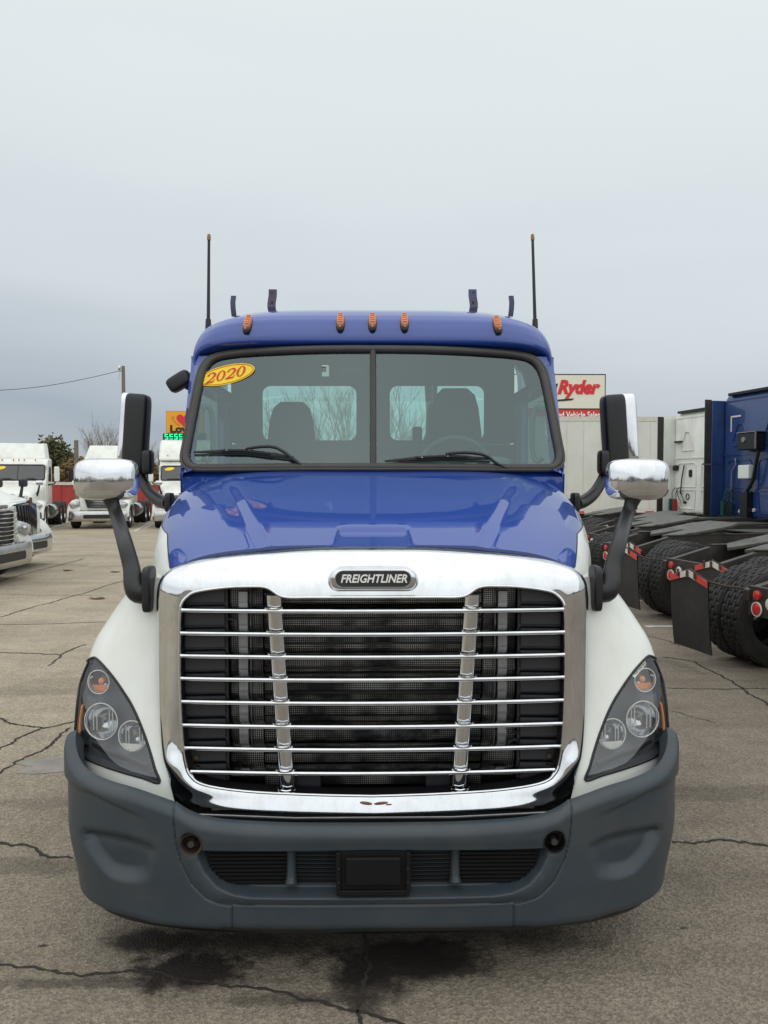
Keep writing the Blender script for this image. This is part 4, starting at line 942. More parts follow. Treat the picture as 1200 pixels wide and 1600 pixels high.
# ------------------------------------------------------------------ other trucks: conventional tractors seen from the front
BWHITE = mat('fleet white paint', (.78, .80, .76), .4, coat=.3, var=.06, vs=2, tint=(.70, .72, .66), dust=((.45, .42, .36), .5, 1.5, (1.5, 1.5, .7)))
def conv_truck(label, loc, rz, group, grille='bars', fairing=True, sleeper=False, chrome_bumper=False, sticker=False, hoodm='white', lamps=True, rear=True, wid=1.0):
    t = empty('parked_truck', loc, rz, label, 'truck', group)
    B = lambda m, name, mt, par=t, **k: m.build(name, mt, par, **k)
    def S(fn):
        for s in (-1, 1): fn(s)
    hzf, hzr = 1.42, 1.90
    rows = []                                    # hood
    for i in range(17):
        q = i / 16; y = .12 + 1.55 * q; w = .70 + .34 * q ** .7; zc = hzf + (hzr - hzf) * (q ** .85); row = []
        if i == 0: zc -= .05
        for j in range(29):
            a = -math.pi / 2 + math.pi * j / 28; row.append((w * spow(math.sin(a), .55), y, zc - .32 + .32 * max(0, math.cos(a)) ** .55))
        row = [(row[0][0], y, .75)] + row + [(row[-1][0], y, .75)]; rows.append(row)
    h = MB().grid(rows); h.f.append(tuple(range(31)))
    B(h, 'hood', BWHITE, angle=50)
    def fen(s):
        r = []
        for i in range(25):
            a = math.pi * i / 24; r.append([(s * x, .78 - .74 * math.cos(a), .50 + k * math.sin(a) ** .75) for x, k in ((.70, .62), (.95, .70), (1.12, .66), (1.20, .56), (1.20, .46))])
        B(MB().grid(r), 'fender', BWHITE, angle=60)
        ty = B(tyre_mb(.51, .28, 30, (s * 1.02, .86, .51), False), 'wheel', TYRE); B(rim_mb(.51, .28, (s * 1.02, .86, .51), s, .02), 'rim', DULLCHROME, ty)
        if lamps:
            lm = B(MB().sup((s * .93, .20, .98), (.40, .34, .24), .5, .6, rot=Matrix.Rotation(s * R(-22), 3, 'Z') @ Matrix.Rotation(s * R(18), 3, 'Y')), 'headlight', mat('hazed lamp lens', (.50, .52, .52), .15, .4, coat=.8, var=.5, vs=14))
            B(MB().sup((s * .86, .06, .98), (.13, .12, .12), 1, 1), 'reflector', REFL, lm)
    S(fen)
    if grille == 'bars':                         # wide opening with horizontal chrome bars
        g = B(MB().prism([(x, .04 + .3 * x * x) for x in np.linspace(-.66, .66, 11)] + [(.66, .25), (-.66, .25)], 2, .58, 1.34), 'grille', BLACK)
        B(MB().tube([(-.62, .13, .60), (0, .02, .60), (.62, .13, .60), (.68, .16, .68), (.70, .18, 1.25), (.60, .16, 1.36), (0, .06, 1.36), (-.60, .16, 1.36), (-.70, .18, 1.25), (-.68, .16, .68)], .04, 8, closed=True), 'grille_frame', CHROME, g)
        for k in range(9): B(MB().tube([(x, -.02 + .30 * (x * x), .66 + k * .078) for x in np.linspace(-.66, .66, 11)], .011, 6), 'grille_bar', CHROME, g)
        S(lambda s: B(MB().box((s * .33 - .022, .005, .60), (s * .33 + .022, .06, 1.34)), 'grille_strut', CHROME, g, bevel=.008))
        B(MB().obox((0, .05, 1.42), (.30, .05, .07)), 'badge', STEEL, g, bevel=.02)
    elif grille == 'vertical':                   # tall shield of upright chrome bars
        g = B(MB().prism([(x, .02 + .55 * x * x) for x in np.linspace(-.52, .52, 11)] + [(.52, .3), (-.52, .3)], 2, .62, 1.38), 'grille', BLACK)
        top = lambda x: 1.42 - .06 * (x / .5) ** 2
        B(MB().tube([(-.44, .14, .60), (0, .02, .59), (.44, .14, .60), (.53, .20, .70), (.57, .22, 1.30), (.50, .18, 1.40), (0, .04, 1.46), (-.50, .18, 1.40), (-.57, .22, 1.30), (-.53, .20, .70)], .04, 8, closed=True), 'grille_frame', CHROME, g)
        for k in range(14):
            x = -.455 + .07 * k; B(MB().tube([(x * .90, -.01 + .55 * x * x, .63), (x * .97, -.035 + .55 * x * x, 1.0), (x * 1.02, -.01 + .55 * x * x, top(x))], .017, 6), 'grille_bar', CHROME, g)
        B(MB().prism([(-.05, 1.36), (0, 1.30), (.05, 1.36), (.03, 1.52), (0, 1.55), (-.03, 1.52)], 1, -.02, .02), 'badge', RUST, g, bevel=.006)
    else:                                        # short nose, small trapezoid grille
        g = B(MB().prism([(-.42, .86), (.42, .86), (.55, 1.30), (-.55, 1.30)], 1, .05, .12), 'grille', BLACK)
        for k in range(6): B(MB().box((-.42 - .02 * k, .03, .90 + k * .065), (.42 + .02 * k, .06, .925 + k * .065)), 'grille_bar', CHROME, g)
    bm_ = CHROME if chrome_bumper == 2 else (DULLCHROME if chrome_bumper else GREYPLASTIC)
    pr = [(1.20 * math.sin(a) ** .6 if a > 0 else 0, -.10 + .36 * (1 - math.cos(a) ** .6)) for a in np.linspace(0, math.pi / 2, 14)]
    pr = [(-x, y) for x, y in pr[:0:-1]] + pr
    bu = B(MB().grid([[(x * f, y + d, z) for x, y in pr] for z, d, f in ((.30, .06, .98), (.32, .02, .995), (.40, .0, 1), (.62, .0, 1), (.72, .02, .995), (.74, .08, .97))]), 'bumper', bm_, angle=50)
    B(MB().prism(rrect(-.55, .55, .42, .58, .05), 1, -.108, -.09), 'bumper_opening', BLACK, bu)
    # cab
    zt = 2.86
    side = [(1.62, 1.0), (1.62, 1.88), (1.74, 1.95), (2.06, 2.60), (2.16, 2.76), (2.40, zt), (3.35, zt + .02), (3.35, 1.0)]
    cb = B(MB().prism(side, 0, -1.08, 1.08), 'cab', BWHITE, bevel=.07, seg=4)
    e = Vector((0, .32, .65)).normalized(); n = Vector((0, -e.z, e.y)); wsb = Vector((0, 1.745, 1.955)) + n * .012
    sh = [(x, q) for x, q in rrect(-1.0, 1.0, .02, .70, .10)]
    wsc = B(MB().add([wsb + Vector((x, 0, 0)) + e * q + n * d for d in (0, -.02) for x, q in sh], [tuple(range(24)), tuple(range(24, 48))[::-1]] + [(i, (i + 1) % 24, 24 + (i + 1) % 24, 24 + i) for i in range(24)]), 'windscreen', DARKGLASS, smooth=False)
    B(MB().tube([wsb + Vector((x, 0, 0)) + e * q for x, q in sh], .028, 6, closed=True), 'gasket', RUBBER, wsc)
    B(MB().tube([wsb + e * .02, wsb + e * .70], .016, 6), 'divider', RUBBER, wsc)
    S(lambda s: B(MB().tube([wsb + Vector((s * .45 - .30, 0, 0)) + e * .06 + n * .03, wsb + Vector((s * .45 + .15, 0, 0)) + e * .08 + n * .03, wsb + Vector((s * .45 + .36, 0, 0)) + e * .0 + n * .02], .014, 5), 'wiper', BLACK, wsc))
    if sticker:
        B(MB().add([wsb + Vector((-.66 + .20 * math.cos(a), 0, 0)) + e * (.56 + .075 * math.sin(a) + .03 * math.cos(a)) + n * .008 for a in np.linspace(0, 2 * math.pi, 25)[:-1]], [tuple(range(24))]), 'year_sticker', YELLOW, wsc, smooth=False)
    def sd_(s):
        dr = B(MB().prism(rrect(1.95, 3.0, 1.0, 2.62, .08), 0, s * 1.075, s * 1.10), 'door', BWHITE, bevel=.01)
        B(MB().prism([(2.10, 1.92), (2.86, 1.92), (2.86, 2.52), (2.34, 2.52)], 0, s * 1.098, s * 1.106), 'door_glass', DARKGLASS, dr)
        B(MB().box((s * 1.105 - .012, 2.78, 1.70), (s * 1.105 + .012, 2.92, 1.73)), 'door_handle', BLACK, dr)
        mm = B(MB().sup((s * 1.44, 2.02, 2.22), (.20, .14, .62), .3, .4), 'door_mirror', BWHITE if hoodm == 'white' else BLACK)
        B(MB().tube([(s * 1.40, 2.02, 1.95), (s * 1.34, 2.0, 1.82), (s * 1.08, 1.98, 1.78)], .03, 6), 'mirror_arm', BLACK, mm)
        hm = B(MB().sup((s * .98, .62, 1.86), (.28, .12, .19), .45, .5), 'hood_mirror', BWHITE if hoodm == 'chrome' else (CHROME if hoodm == 'white' else BLACK))
        B(MB().tube([(s * .98, .64, 1.78), (s * .93, .66, 1.55), (s * .86, .72, 1.36)], [.03, .04, .05], 8), 'mirror_arm', BLACK, hm)
        B(MB().box((s * 1.0 - .12, 2.1, .44), (s * 1.0 + .12, 3.2, .50)), 'step', STEEL)
        B(MB().lathe([(0, 0), (.29, 0), (.31, .03), (.31, 1.0), (.29, 1.03), (0, 1.03)], (s * .90, 3.3, .66), (0, 1, 0), 20), 'fuel_tank', DULLCHROME)
    S(sd_)
    for x in (-.62, -.2, 0, .2, .62): B(MB().sup((x, 2.18, 2.80), (.05, .06, .10), .7, .7, n=10, m=8, rot=Matrix.Rotation(R(-35), 3, 'X')), 'marker_lamp', AMBER)
    if sleeper:
        B(MB().prism([(2.05, 2.82), (2.10, 2.95), (2.55, 3.55), (2.85, 3.72), (3.3, 3.78), (5.0, 3.78), (5.0, .95), (3.3, .95), (3.3, 2.82)], 0, -1.12, 1.12), 'sleeper', BWHITE, bevel=.10, seg=4)
        S(lambda s: B(MB().box((s * .74 - .018, 2.14, 2.98), (s * .74 + .018, 2.2, 3.08)), 'roof_lamp', AMBER))
    elif fairing:
        B(MB().loft([[(-.98, 2.35, 2.84), (.98, 2.35, 2.84), (1.0, 3.3, 2.84), (-1.0, 3.3, 2.84)], [(-.90, 2.62, 3.22), (.90, 2.62, 3.22), (.96, 3.3, 3.22), (-.96, 3.3, 3.22)], [(-.84, 2.86, 3.50), (.84, 2.86, 3.50), (.92, 3.3, 3.52), (-.92, 3.3, 3.52)]]), 'roof_fairing', BWHITE, bevel=.04, seg=3)
    by = 5.0 if sleeper else 3.35
    B(MB().box((-.46, .5, .70), (-.38, by + 4.0, .96)).box((.38, .5, .70), (.46, by + 4.0, .96)), 'chassis', FRAMEBLK)
    B(MB().box((-.9, .3, .5), (.9, 1.6, .72)), 'engine_bay', BLACK)
    if rear:
        def rw(s):
            for y in (by + 1.9, by + 3.2):
                for x in (.78, 1.08):
                    ty = B(tyre_mb(.51, .27, 30, (s * x, y, .51), False), 'wheel', TYRE)
                    if x > 1: B(rim_mb(.51, .27, (s * x, y, .51), s, .14), 'rim', DULLCHROME, ty)
        S(rw)
        B(MB().prism([(math.cos(a) * .48, by + 2.5 + math.sin(a) * .5) for a in np.linspace(0, 2 * math.pi, 25)[:-1]], 2, 1.1, 1.16), 'fifth_wheel', GREASE)
    return t
GB = 'white trucks parked across the back of the lot'
def place(cx, Y): return ((cx - 583) * Y / F, Y, 0)
conv_truck('white day cab truck with roof fairing and yellow windscreen sticker, at the left edge', place(18, 29.3), R(15), GB, 'bars', sticker=True)
conv_truck('white day cab truck with a wide metal bumper, half behind the chrome hood mirror', place(155, 31.2), R(9), GB, 'small', chrome_bumper=1, hoodm='chrome')
conv_truck('white sleeper truck with yellow windscreen sticker, directly left of the blue cab', place(286, 31.5), R(10), GB, 'bars', sleeper=True, sticker=True, chrome_bumper=1)
conv_truck('white sleeper truck cut off by the picture edge, behind the fairing truck', place(-78, 33), R(15), GB, 'bars', sleeper=True)
GA = 'white trucks parked along the left side'
conv_truck('white truck with horizontal chrome grille bars, cut off by the left picture edge', (-6.70, 14.1, 0), R(90), GA, 'bars', fairing=False, hoodm='black', chrome_bumper=1)
conv_truck('white truck with an upright shield of vertical chrome grille bars', (-7.40, 16.7, 0), R(89), GA, 'vertical', fairing=False, hoodm='black', chrome_bumper=2, lamps=False)

# ------------------------------------------------------------------ tractors seen from behind, on the right
TYRE_ME = None
def tractor(label, loc, rz, cab='none', paint=None, off=0.0):
    global TYRE_ME
    t = empty('parked_tractor', loc, rz, label, 'truck', 'tractors parked with their tails towards the camera')
    B = lambda m, name, mt, par=t, **k: m.build(name, mt, par, **k)
    def S(fn):
        for s in (-1, 1): fn(s)
    def rail(s):
        B(MB().prism([(.22, .74), (.22, .84), (.95, 1.03), (9.2 + off, 1.03), (9.2 + off, .76), (.6, .74)], 0, s * .43 - .04, s * .43 + .04), 'frame_rail', FRAMEBLK, bevel=.006)
        B(MB().box((s * .43 - .05, .9, 1.031), (s * .43 + .05, 3.4, 1.045)), 'rail_flange', FRAMEBLK)
    S(rail)
    cr = B(MB().box((-.43, .25, .60), (.43, .30, .88)).box((-.3, .30, .7), (.3, .6, .76)), 'rear_crossmember', FRAMEBLK, bevel=.006)
    for x, z, r, m in ((-.30, .80, .045, RED), (.30, .80, .045, RED), (-.30, .67, .058, RED), (.30, .67, .058, RED), (-.12, .74, .058, WLENS), (.12, .74, .058, WLENS)):
        l = B(MB().lathe([(r * 1.05, 0), (r, .02), (r * .6, .028), (0, .03)], (x, .25, z), (0, -1, 0), 18), 'tail_lamp', m, cr)
        if r > .05: B(MB().tube([(x + (r + .006) * math.cos(a), .238, z + (r + .006) * math.sin(a)) for a in np.linspace(0, 2 * math.pi, 21)[:-1]], .008, 5, closed=True), 'lamp_ring', WLENS if m is RED else BLACK, l)
    for y in (.80, 2.12):
        for x in (-1.09, -.79, .79, 1.09):
            if TYRE_ME is None:
                o = tyre_mb(.495, .27, 132).build('wheel', TYRE, t, angle=22); TYRE_ME = o.data
            else:
                o = bpy.data.objects.new('wheel', TYRE_ME); COL.objects.link(o); o.parent = t
            o.location = (x, y, .495)
            if abs(x) > 1: B(rim_mb(.495, .27, (0, 0, 0), math.copysign(1, x), .14), 'rim', DULLCHROME, o)
        B(MB().tube([(-.75, y, .51), (-.2, y, .51), (0, y, .52), (.2, y, .51), (.75, y, .51)], [.07, .08, .2, .08, .07], 10), 'axle', FRAMEBLK)
        S(lambda s: B(MB().lathe([(.09, -.14), (.13, -.10), (.13, .10), (.09, .14)], (s * .55, y + .30, .72), (0, 0, 1), 14), 'air_spring', RUBBER))
    def flap(s):
        hg = B(MB().tube([(s * .47, .26, .84), (s * .56, .08, .86), (s * .66, -.04, .90), (s * .92, -.045, .985), (s * 1.25, -.045, .88)], .012, 8), 'flap_hanger', mat('grimy hanger steel', (.06, .045, .035), .7, .3, var=.5, vs=25) if 'grimy hanger steel' not in MATS else MATS['grimy hanger steel'])
        rws = []
        for i in range(9):
            q = i / 8; z = .90 - .73 * q; rws.append([(s * (.62 + .62 * k / 10), -.05 + .05 * q * q + .012 * math.sin(k / 10 * 3.1) + (.0), (z if i else z + .075 * (1 - abs(k - 5) / 5))) for k in range(11)])
        fl = B(MB().grid(rws).grid([[(x, y + .01, z) for x, y, z in r] for r in rws]), 'mud_flap', RUBBER, angle=60)
        for a, b, m in ((0, .30, TAPER), (.30, .5, TAPEW), (.5, .72, TAPEW), (.72, 1, TAPER)):
            f = lambda q: (s * (.62 + .62 * q), -.062, .895 + .085 * (1 - abs(q - .5) * 2))
            p, q = Vector(f(a + .01)), Vector(f(b - .01)); dn = Vector((0, 0, -.062)); o_ = Vector((0, .008, 0))
            B(MB().loft([[p, p + o_, p + o_ + dn, p + dn], [q, q + o_, q + o_ + dn, q + dn]]), 'flap_strip', m, fl)
        for k in (.3, .5, .75): B(MB().box((s * (.62 + .62 * k) - .012, -.078, .90), (s * (.62 + .62 * k) + .012, -.064, .975)), 'flap_clip', RUST, fl)
    S(flap)
    B(MB().prism([(-.50, 1.9), (-.44, 1.15), (-.16, .95), (-.06, 1.45), (.06, 1.45), (.16, .95), (.44, 1.15), (.50, 1.9), (.36, 2.22), (-.36, 2.22)], 2, 1.09, 1.14).box((-.42, 1.5, 1.02), (-.34, 1.9, 1.10)).box((.34, 1.5, 1.02), (.42, 1.9, 1.10)).xf(Matrix.Translation((0, 1.7, 1.1)) @ Matrix.Rotation(R(9), 4, 'X') @ Matrix.Translation((0, -1.7, -1.1))), 'fifth_wheel', GREASE, bevel=.012)
    B(MB().box((-.40, 2.5, 1.04), (.40, 3.9, 1.06)).box((-.40, 2.3, .96), (.40, 2.4, 1.02)), 'deck_plate', FRAMEBLK)
    S(lambda s: B(MB().lathe([(0, 0), (.30, 0), (.32, .03), (.32, 1.3), (.30, 1.33), (0, 1.33)], (s * .92, 4.3 + off, .65), (0, 1, 0), 22), 'fuel_tank', DULLCHROME))
    y0 = 4.25 + off; top = (4.10 if paint is DKBLUE else 3.92) if cab == 'tall' else 2.9; m = paint
    prf = [(y0, 1.0), (y0, top - .25), (y0 + .10, top - .06), (y0 + .4, top), (y0 + 1.6, top), (y0 + 2.3, top - .15), (y0 + 2.9, 2.75), (y0 + 3.4, 1.95), (y0 + 3.4, 1.0)]
    sh = B(MB().prism(prf, 0, -1.16, 1.16), 'sleeper' if cab == 'tall' else 'cab', m, bevel=.10, seg=4)
    B(MB().loft([[(1.0 * a, y0 + 3.3, b) for a, b in ((-1, .8), (1, .8), (1, 1.85), (-1, 1.85))], [(.8 * a, y0 + 5.0, b) for a, b in ((-1, .6), (1, .6), (1, 1.45), (-1, 1.45))]]), 'hood', m, bevel=.1, seg=3)
    def fw(s):
        o = bpy.data.objects.new('wheel', TYRE_ME); COL.objects.link(o); o.parent = t; o.location = (s * 1.04, y0 + 4.3, .495)
    S(fw)
    def ext(s):                                  # side extender: painted panel with a rubber trailing edge
        sp = B(MB().box((s * 1.16 - .025, y0 - .34, 1.05), (s * 1.16 + .025, y0 + .2, top - .22)), 'side_extender', m, bevel=.015)
        B(MB().box((s * 1.165 - .02, y0 - .52, .98), (s * 1.165 + .02, y0 - .345, top - .20)), 'rubber_edge', RUBBER, sp, bevel=.01)
        B(MB().box((s * 1.165 - .03, y0 - .57, 2.30), (s * 1.165 + .03, y0 + .02, 2.33)), 'extender_stay', STEEL, sp)
    if cab == 'tall':
        S(ext)
        g = []
        def ridge(pts, r=.022): B(MB().tube(pts, r, 6, closed=True), 'pressed_ridge', m, sh)
        yb = y0 - .004
        for s in (-1, 1):
            ridge([(s * .22, yb, 2.75), (s * .80, yb, 2.75), (s * .78, yb, 2.85), (s * .62, yb, 3.25), (s * .42, yb, 3.25), (s * .26, yb, 2.85)])
            ridge([(s * .12, yb, 1.75), (s * .95, yb, 1.75), (s * .95, yb, 2.32), (s * .86, yb, 2.40), (s * .18, yb, 2.40), (s * .12, yb, 2.32)])
            ridge([(s * .18, yb, 1.15), (s * .80, yb, 1.15), (s * .95, yb, 1.35), (s * .95, yb, 1.60), (s * .86, yb, 1.66), (s * .12, yb, 1.66)])
        B(MB().box((-1.1, y0 - .02, 2.52), (1.1, y0 + .02, 2.56)).box((-1.1, y0 - .012, top - .28), (1.1, y0 + .02, top - .25)), 'panel_seam', m, sh)
        B(MB().box((-.95, y0 - .05, top - .13), (.95, y0 + .1, top - .06)), 'roof_trim', BLACK, sh, bevel=.01)
        bx = B(MB().box((-.28, y0 - .28, 2.62), (.34, y0 - .01, 3.02)), 'apu_box', BLACK, sh, bevel=.03) if m is DKBLUE else None
        if bx:
            B(MB().lathe([(.07, 0), (.06, .03), (0, .035)], (-.05, y0 - .28, 2.86), (0, -1, 0), 16), 'vent_cap', STEEL, bx)
            B(MB().box((-.30, y0 - .30, 3.02), (.37, y0 - .02, 3.04)).box((.34, y0 - .30, 2.64), (.37, y0 - .27, 3.03)), 'box_strap', STEEL, bx)
            B(MB().box((-.36, y0 - .20, 1.95), (.02, y0 - .01, 2.28)), 'white_cabinet', WHITE, sh, bevel=.03)
            B(MB().box((-.88, y0 - .012, 3.10), (-.84, y0 - .003, 3.48)).box((-.838, y0 - .012, 3.44), (-.52, y0 - .003, 3.48)), 'reflective_corner', TAPEW, sh)
            B(MB().tube([(-.62, y0 - .06, 2.45), (-.60, y0 - .06, 2.30), (-.74, y0 - .06, 2.15), (-.76, y0 - .06, 1.30)], .02, 6), 'exhaust_pipe', STEEL, sh)
            B(MB().box((-.30, y0 - .18, .9), (-.05, y0 - .01, 1.65)), 'cable_trunk', BLACK, sh, bevel=.02)
            B(MB().tube([(-.15, y0 - .12, 1.6), (.1, y0 - .14, 1.9), (.3, y0 - .16, 2.6)], .04, 8), 'cable_bundle', BLACK, sh)
            for x, z in ((-.38, 1.5), (-.48, 1.18), (.0, 1.22), (.55, 1.5)): B(MB().lathe([(.05, 0), (.045, .03), (0, .032)], (x, y0 - .005, z), (0, -1, 0), 12), 'panel_cap', WLENS, sh)
            HC = ((-.92, 'green'), (-.74, 'black'))
        else:
            B(MB().prism(rrect(-.42, -.30, 2.02, 2.22, .04), 1, y0 - .03, y0 + .01), 'vent', BLACK, sh)
            B(MB().tube([(-.60, y0 - .05, 2.35), (-.68, y0 - .06, 2.0), (-.75, y0 - .06, 1.55)], .018, 6), 'tender_spring', BLACK, sh)
            B(MB().tube([(-.48 + .07 * math.cos(a), y0 - .012, 1.48 + .08 * math.sin(a)) for a in np.linspace(0, 2 * math.pi, 17)[:-1]], .012, 5, closed=True), 'port_ring', BLACK, sh)
            for z in (2.98,): B(MB().box((-1.05, y0 - .08, z), (-.72, y0 - .01, z + .05)), 'grab_handle', BLACK, sh, bevel=.01)
            B(MB().sup((-.98, y0 - .06, 2.28), (.16, .12, .16), .5, .5), 'work_lamp', BLACK, sh)
            B(MB().sup((-.58, y0 - .03, 1.32), (.10, .06, .07), .5, .5), 'plug', BLACK, sh)
            HC = ((-1.02, 'green'), (-.84, 'red'))
        for x, c in HC:
            hm = {'green': mat('green air hose', (.01, .09, .08), .5), 'red': mat('red air hose', (.42, .03, .02), .5), 'black': BLACK}[c]
            pts = [(x + .055 * math.cos(a), y0 - .16 + .055 * math.sin(a), 1.05 + .36 * a / (2 * math.pi * 11)) for a in np.linspace(0, 2 * math.pi * 11, 11 * 9)]
            B(MB().tube(pts, .014, 5), 'air_hose_coil', hm, sh)
            B(MB().tube(catmull([pts[-1], (x + .05, y0 - .16, 1.6), (x + .16, y0 - .12, 1.72), (x + .22, y0 - .10, 1.5), (x + .30, y0 - .06, 1.35)], 5), .012, 5), 'air_hose', BLACK if c != 'green' else hm, sh)
        if m is DKBLUE:
            B(MB().tube([(-.80 + .17 * math.cos(a), y0 - .14, 1.25 + .34 * math.sin(a)) for a in np.linspace(0, 2 * math.pi, 25)[:-1]], .014, 5, closed=True).tube([(-.78 + .13 * math.cos(a), y0 - .17, 1.20 + .27 * math.sin(a)) for a in np.linspace(0, 2 * math.pi, 25)[:-1]], .012, 5, closed=True), 'hanging_hose_loop', mat('dark teal hose', (.012, .045, .055), .5), sh)
    return t
TR = R(-78)
tractor('black tractor chassis with a large hanging mud flap, nearest on the right', (3.42, 6.76, 0), TR, 'low', BWHITE)
tractor('black tractor chassis with a grey mud flap, second from the camera on the right', (3.66, 9.45, 0), TR, 'low', BWHITE)
tractor('black tractor chassis third from the camera, half hidden by the white fender and mirror arm', (3.62, 12.1, 0), TR, 'low', BWHITE)
tractor('long black tractor chassis between the mirror arm and the blue sleeper', (4.0, 14.5, 0), TR, 'low', BWHITE, 1.9)
tractor('dark blue sleeper tractor seen from behind with black and white boxes on its back wall', (4.74, 16.9, 0), TR, 'tall', DKBLUE)
tractor('white sleeper tractor seen from behind with red and green air hoses', (4.62, 19.7, 0), TR, 'tall', BWHITE)

# ------------------------------------------------------------------ box trailer
tl = empty('box_trailer', (8.7, 27, 0), 0, 'plain white box trailer standing behind the right mirrors', 'trailer')
TW = mat('grimy white trailer skin', (.66, .66, .60), .5, var=.08, vs=1.2, tint=(.58, .58, .53))
x0, x1 = -4.25, 4.6
z0_, z1_ = at(900, 803, 27).z, at(900, 650, 27).z
bd = MB().box((x0, 0, z0_ + .02), (x1, 2.5, z1_ - .08)).build('body', TW, tl, bevel=.02)
for k in range(15):
    a = x0 + (x1 - x0) * k / 15; MB().box((a + .012, -.012, z0_ + .16), (a + (x1 - x0) / 15 - .012, 0.0, z1_ - .20)).build('side_panel', TW, bd, bevel=.004)
MB().box((x0, -.02, z1_ - .18), (x1, .02, z1_ - .02)).build('top_rail', mat('trailer rail', (.6, .58, .52), .5), bd)
MB().box((x0, -.025, z0_), (x1, .02, z0_ + .14)).build('bottom_rail', TW, bd)
for k in range(14):
    a = x0 + .2 + k * .62; MB().box((a, -.031, z0_ + .03), (a + .32, -.026, z0_ + .10)).build('reflective_strip', TAPER if k % 1 == 0 else TAPEW, bd)
for y in (.3, 2.2):
    for x in (3.2, 4.2): tyre_mb(.5, .27, 30, (0, 0, 0), False).xf(Matrix.Rotation(math.pi / 2, 4, 'Z')).build('wheel', TYRE, tl, loc=(x, y, .5))
MB().box((x0 + .8, .4, .1), (x0 + 1.0, .6, z0_ + .05)).box((x0 + .8, 1.9, .1), (x0 + 1.0, 2.1, z0_ + .05)).box((x0 + .2, .8, z0_ - .25), (x1, 1.6, z0_)).build('landing_gear', FRAMEBLK, tl)

# ------------------------------------------------------------------ signs
c = at(869, 617, 36); sg = empty('dealer_sign', (c.x, 36, 0), 0, 'white roadside sign with red Ryder lettering above the trailer', 'sign')
zt, zb = at(869, 584, 36).z, at(869, 666, 36).z; hw2 = (at(947, 600, 36).x - c.x); zr = at(869, 640, 36).z
SGW = mat('cream sign face', (.74, .71, .60), .4, var=.03)
cb = MB().box((-hw2, .05, zb), (hw2, .45, zt)).build('cabinet', BLACK, sg)
MB().box((-hw2 + .06, .0, zr + .06), (hw2 - .06, .05, zt - .06)).build('sign_face', SGW, cb)
MB().box((-hw2 + .06, .0, zb + .1), (hw2 - .10, .05, zr)).build('red_band', mat('sign red', (.58, .03, .025), .4, var=.05), cb)
def lettering(body, x, z, size, m, par, shear=0, off=0, width=None, y=-.012, ext=.008):
    g = text_mb(body, size, ext, shear, off); a = min(v[0] for v in g.v); b = max(v[0] for v in g.v)
    k = (width / (b - a)) if width else 1
    g.v = [((v[0] - (a + b) / 2) * k + x, v[1] + y, v[2] + z) for v in g.v]
    return g.build('lettering', m, par, smooth=False)
SRED = mat('sign lettering red', (.62, .02, .02), .4, var=.03)
rx0, rx1 = at(871, 607, 36).x - c.x, at(938, 607, 36).x - c.x
lettering('Ryder', (rx0 + rx1) / 2, at(869, 606, 36).z, .86, SRED, cb, .30, .045, rx1 - rx0)
uz = (zb + .1 + zr) / 2
lettering('Used Vehicle Sales', at(905, 0, 36).x - c.x, at(905, 648.5, 36).z, .40, WHITEINK, cb, 0, .008, 2.3)
sw = [(rx0 - .9, at(0, 626, 36).z), (rx0 + .55, at(0, 621.5, 36).z), (rx0 + .78, at(0, 621, 36).z), (rx0 + .70, at(0, 624, 36).z), (rx0 + .2, at(0, 625.5, 36).z), (rx0 - .9, at(0, 627, 36).z)]
MB().prism(sw, 1, -.02, -.002).build('swoosh', BLACKINK, cb)
MB().prism([(rx0 - .42, at(0, 615, 36).z), (rx0 - .12, at(0, 615, 36).z), (rx0 + .02, at(0, 598, 36).z), (rx0 - .28, at(0, 598, 36).z)], 1, -.02, -.002).build('slash', BLACKINK, cb)
MB().box((-.2, .1, 0), (.2, .4, zb)).build('post', STEEL, sg)
Y = 118; a = at(259, 642, Y); b = at(318, 677, Y); c = (a + b) / 2
ls = empty('fuel_sign', (c.x, Y, 0), 0, 'orange heart sign on a tall pole beside the blue cab', 'sign'); hw3 = (b.x - a.x) / 2
cb = MB().box((-hw3, .1, b.z), (hw3, .7, a.z)).build('cabinet', mat('sign brown edge', (.35, .2, .05), .5), ls)
MB().box((-hw3 + .08, 0, b.z + .08), (hw3 - .08, .1, a.z - .08)).build('sign_face', mat('orange sign face', (.80, .36, .015), .4, var=.03), cb)
hz2 = a.z - 1.35; hp = []
for i in range(40):
    q = 2 * math.pi * i / 40; hp.append((.068 * 16 * math.sin(q) ** 3 - .15, hz2 + .068 * (13 * math.cos(q) - 5 * math.cos(2 * q) - 2 * math.cos(3 * q) - math.cos(4 * q))))
MB().prism(hp, 1, -.05, 0).build('heart', SRED, cb)
for k in range(3): MB().tube([(x * .9 - .62 - .10 * k, -.07, hz2 + (z - hz2) * .8 + .04) for x, z in hp[22:33]], .05, 5).build('heart_stripe', mat('pale orange ink', (.75, .30, .05), .4) if k == 0 else bpy.data.materials['pale orange ink'], cb)
lettering("Love's", 0, b.z + .60, 1.5, BLACKINK, cb, 0, .07, hw3 * 1.55, -.06)
MB().box((-hw3 - .5, .1, b.z - 1.05), (hw3 + .3, .6, b.z - .02)).build('price_panel', BLACK, ls)
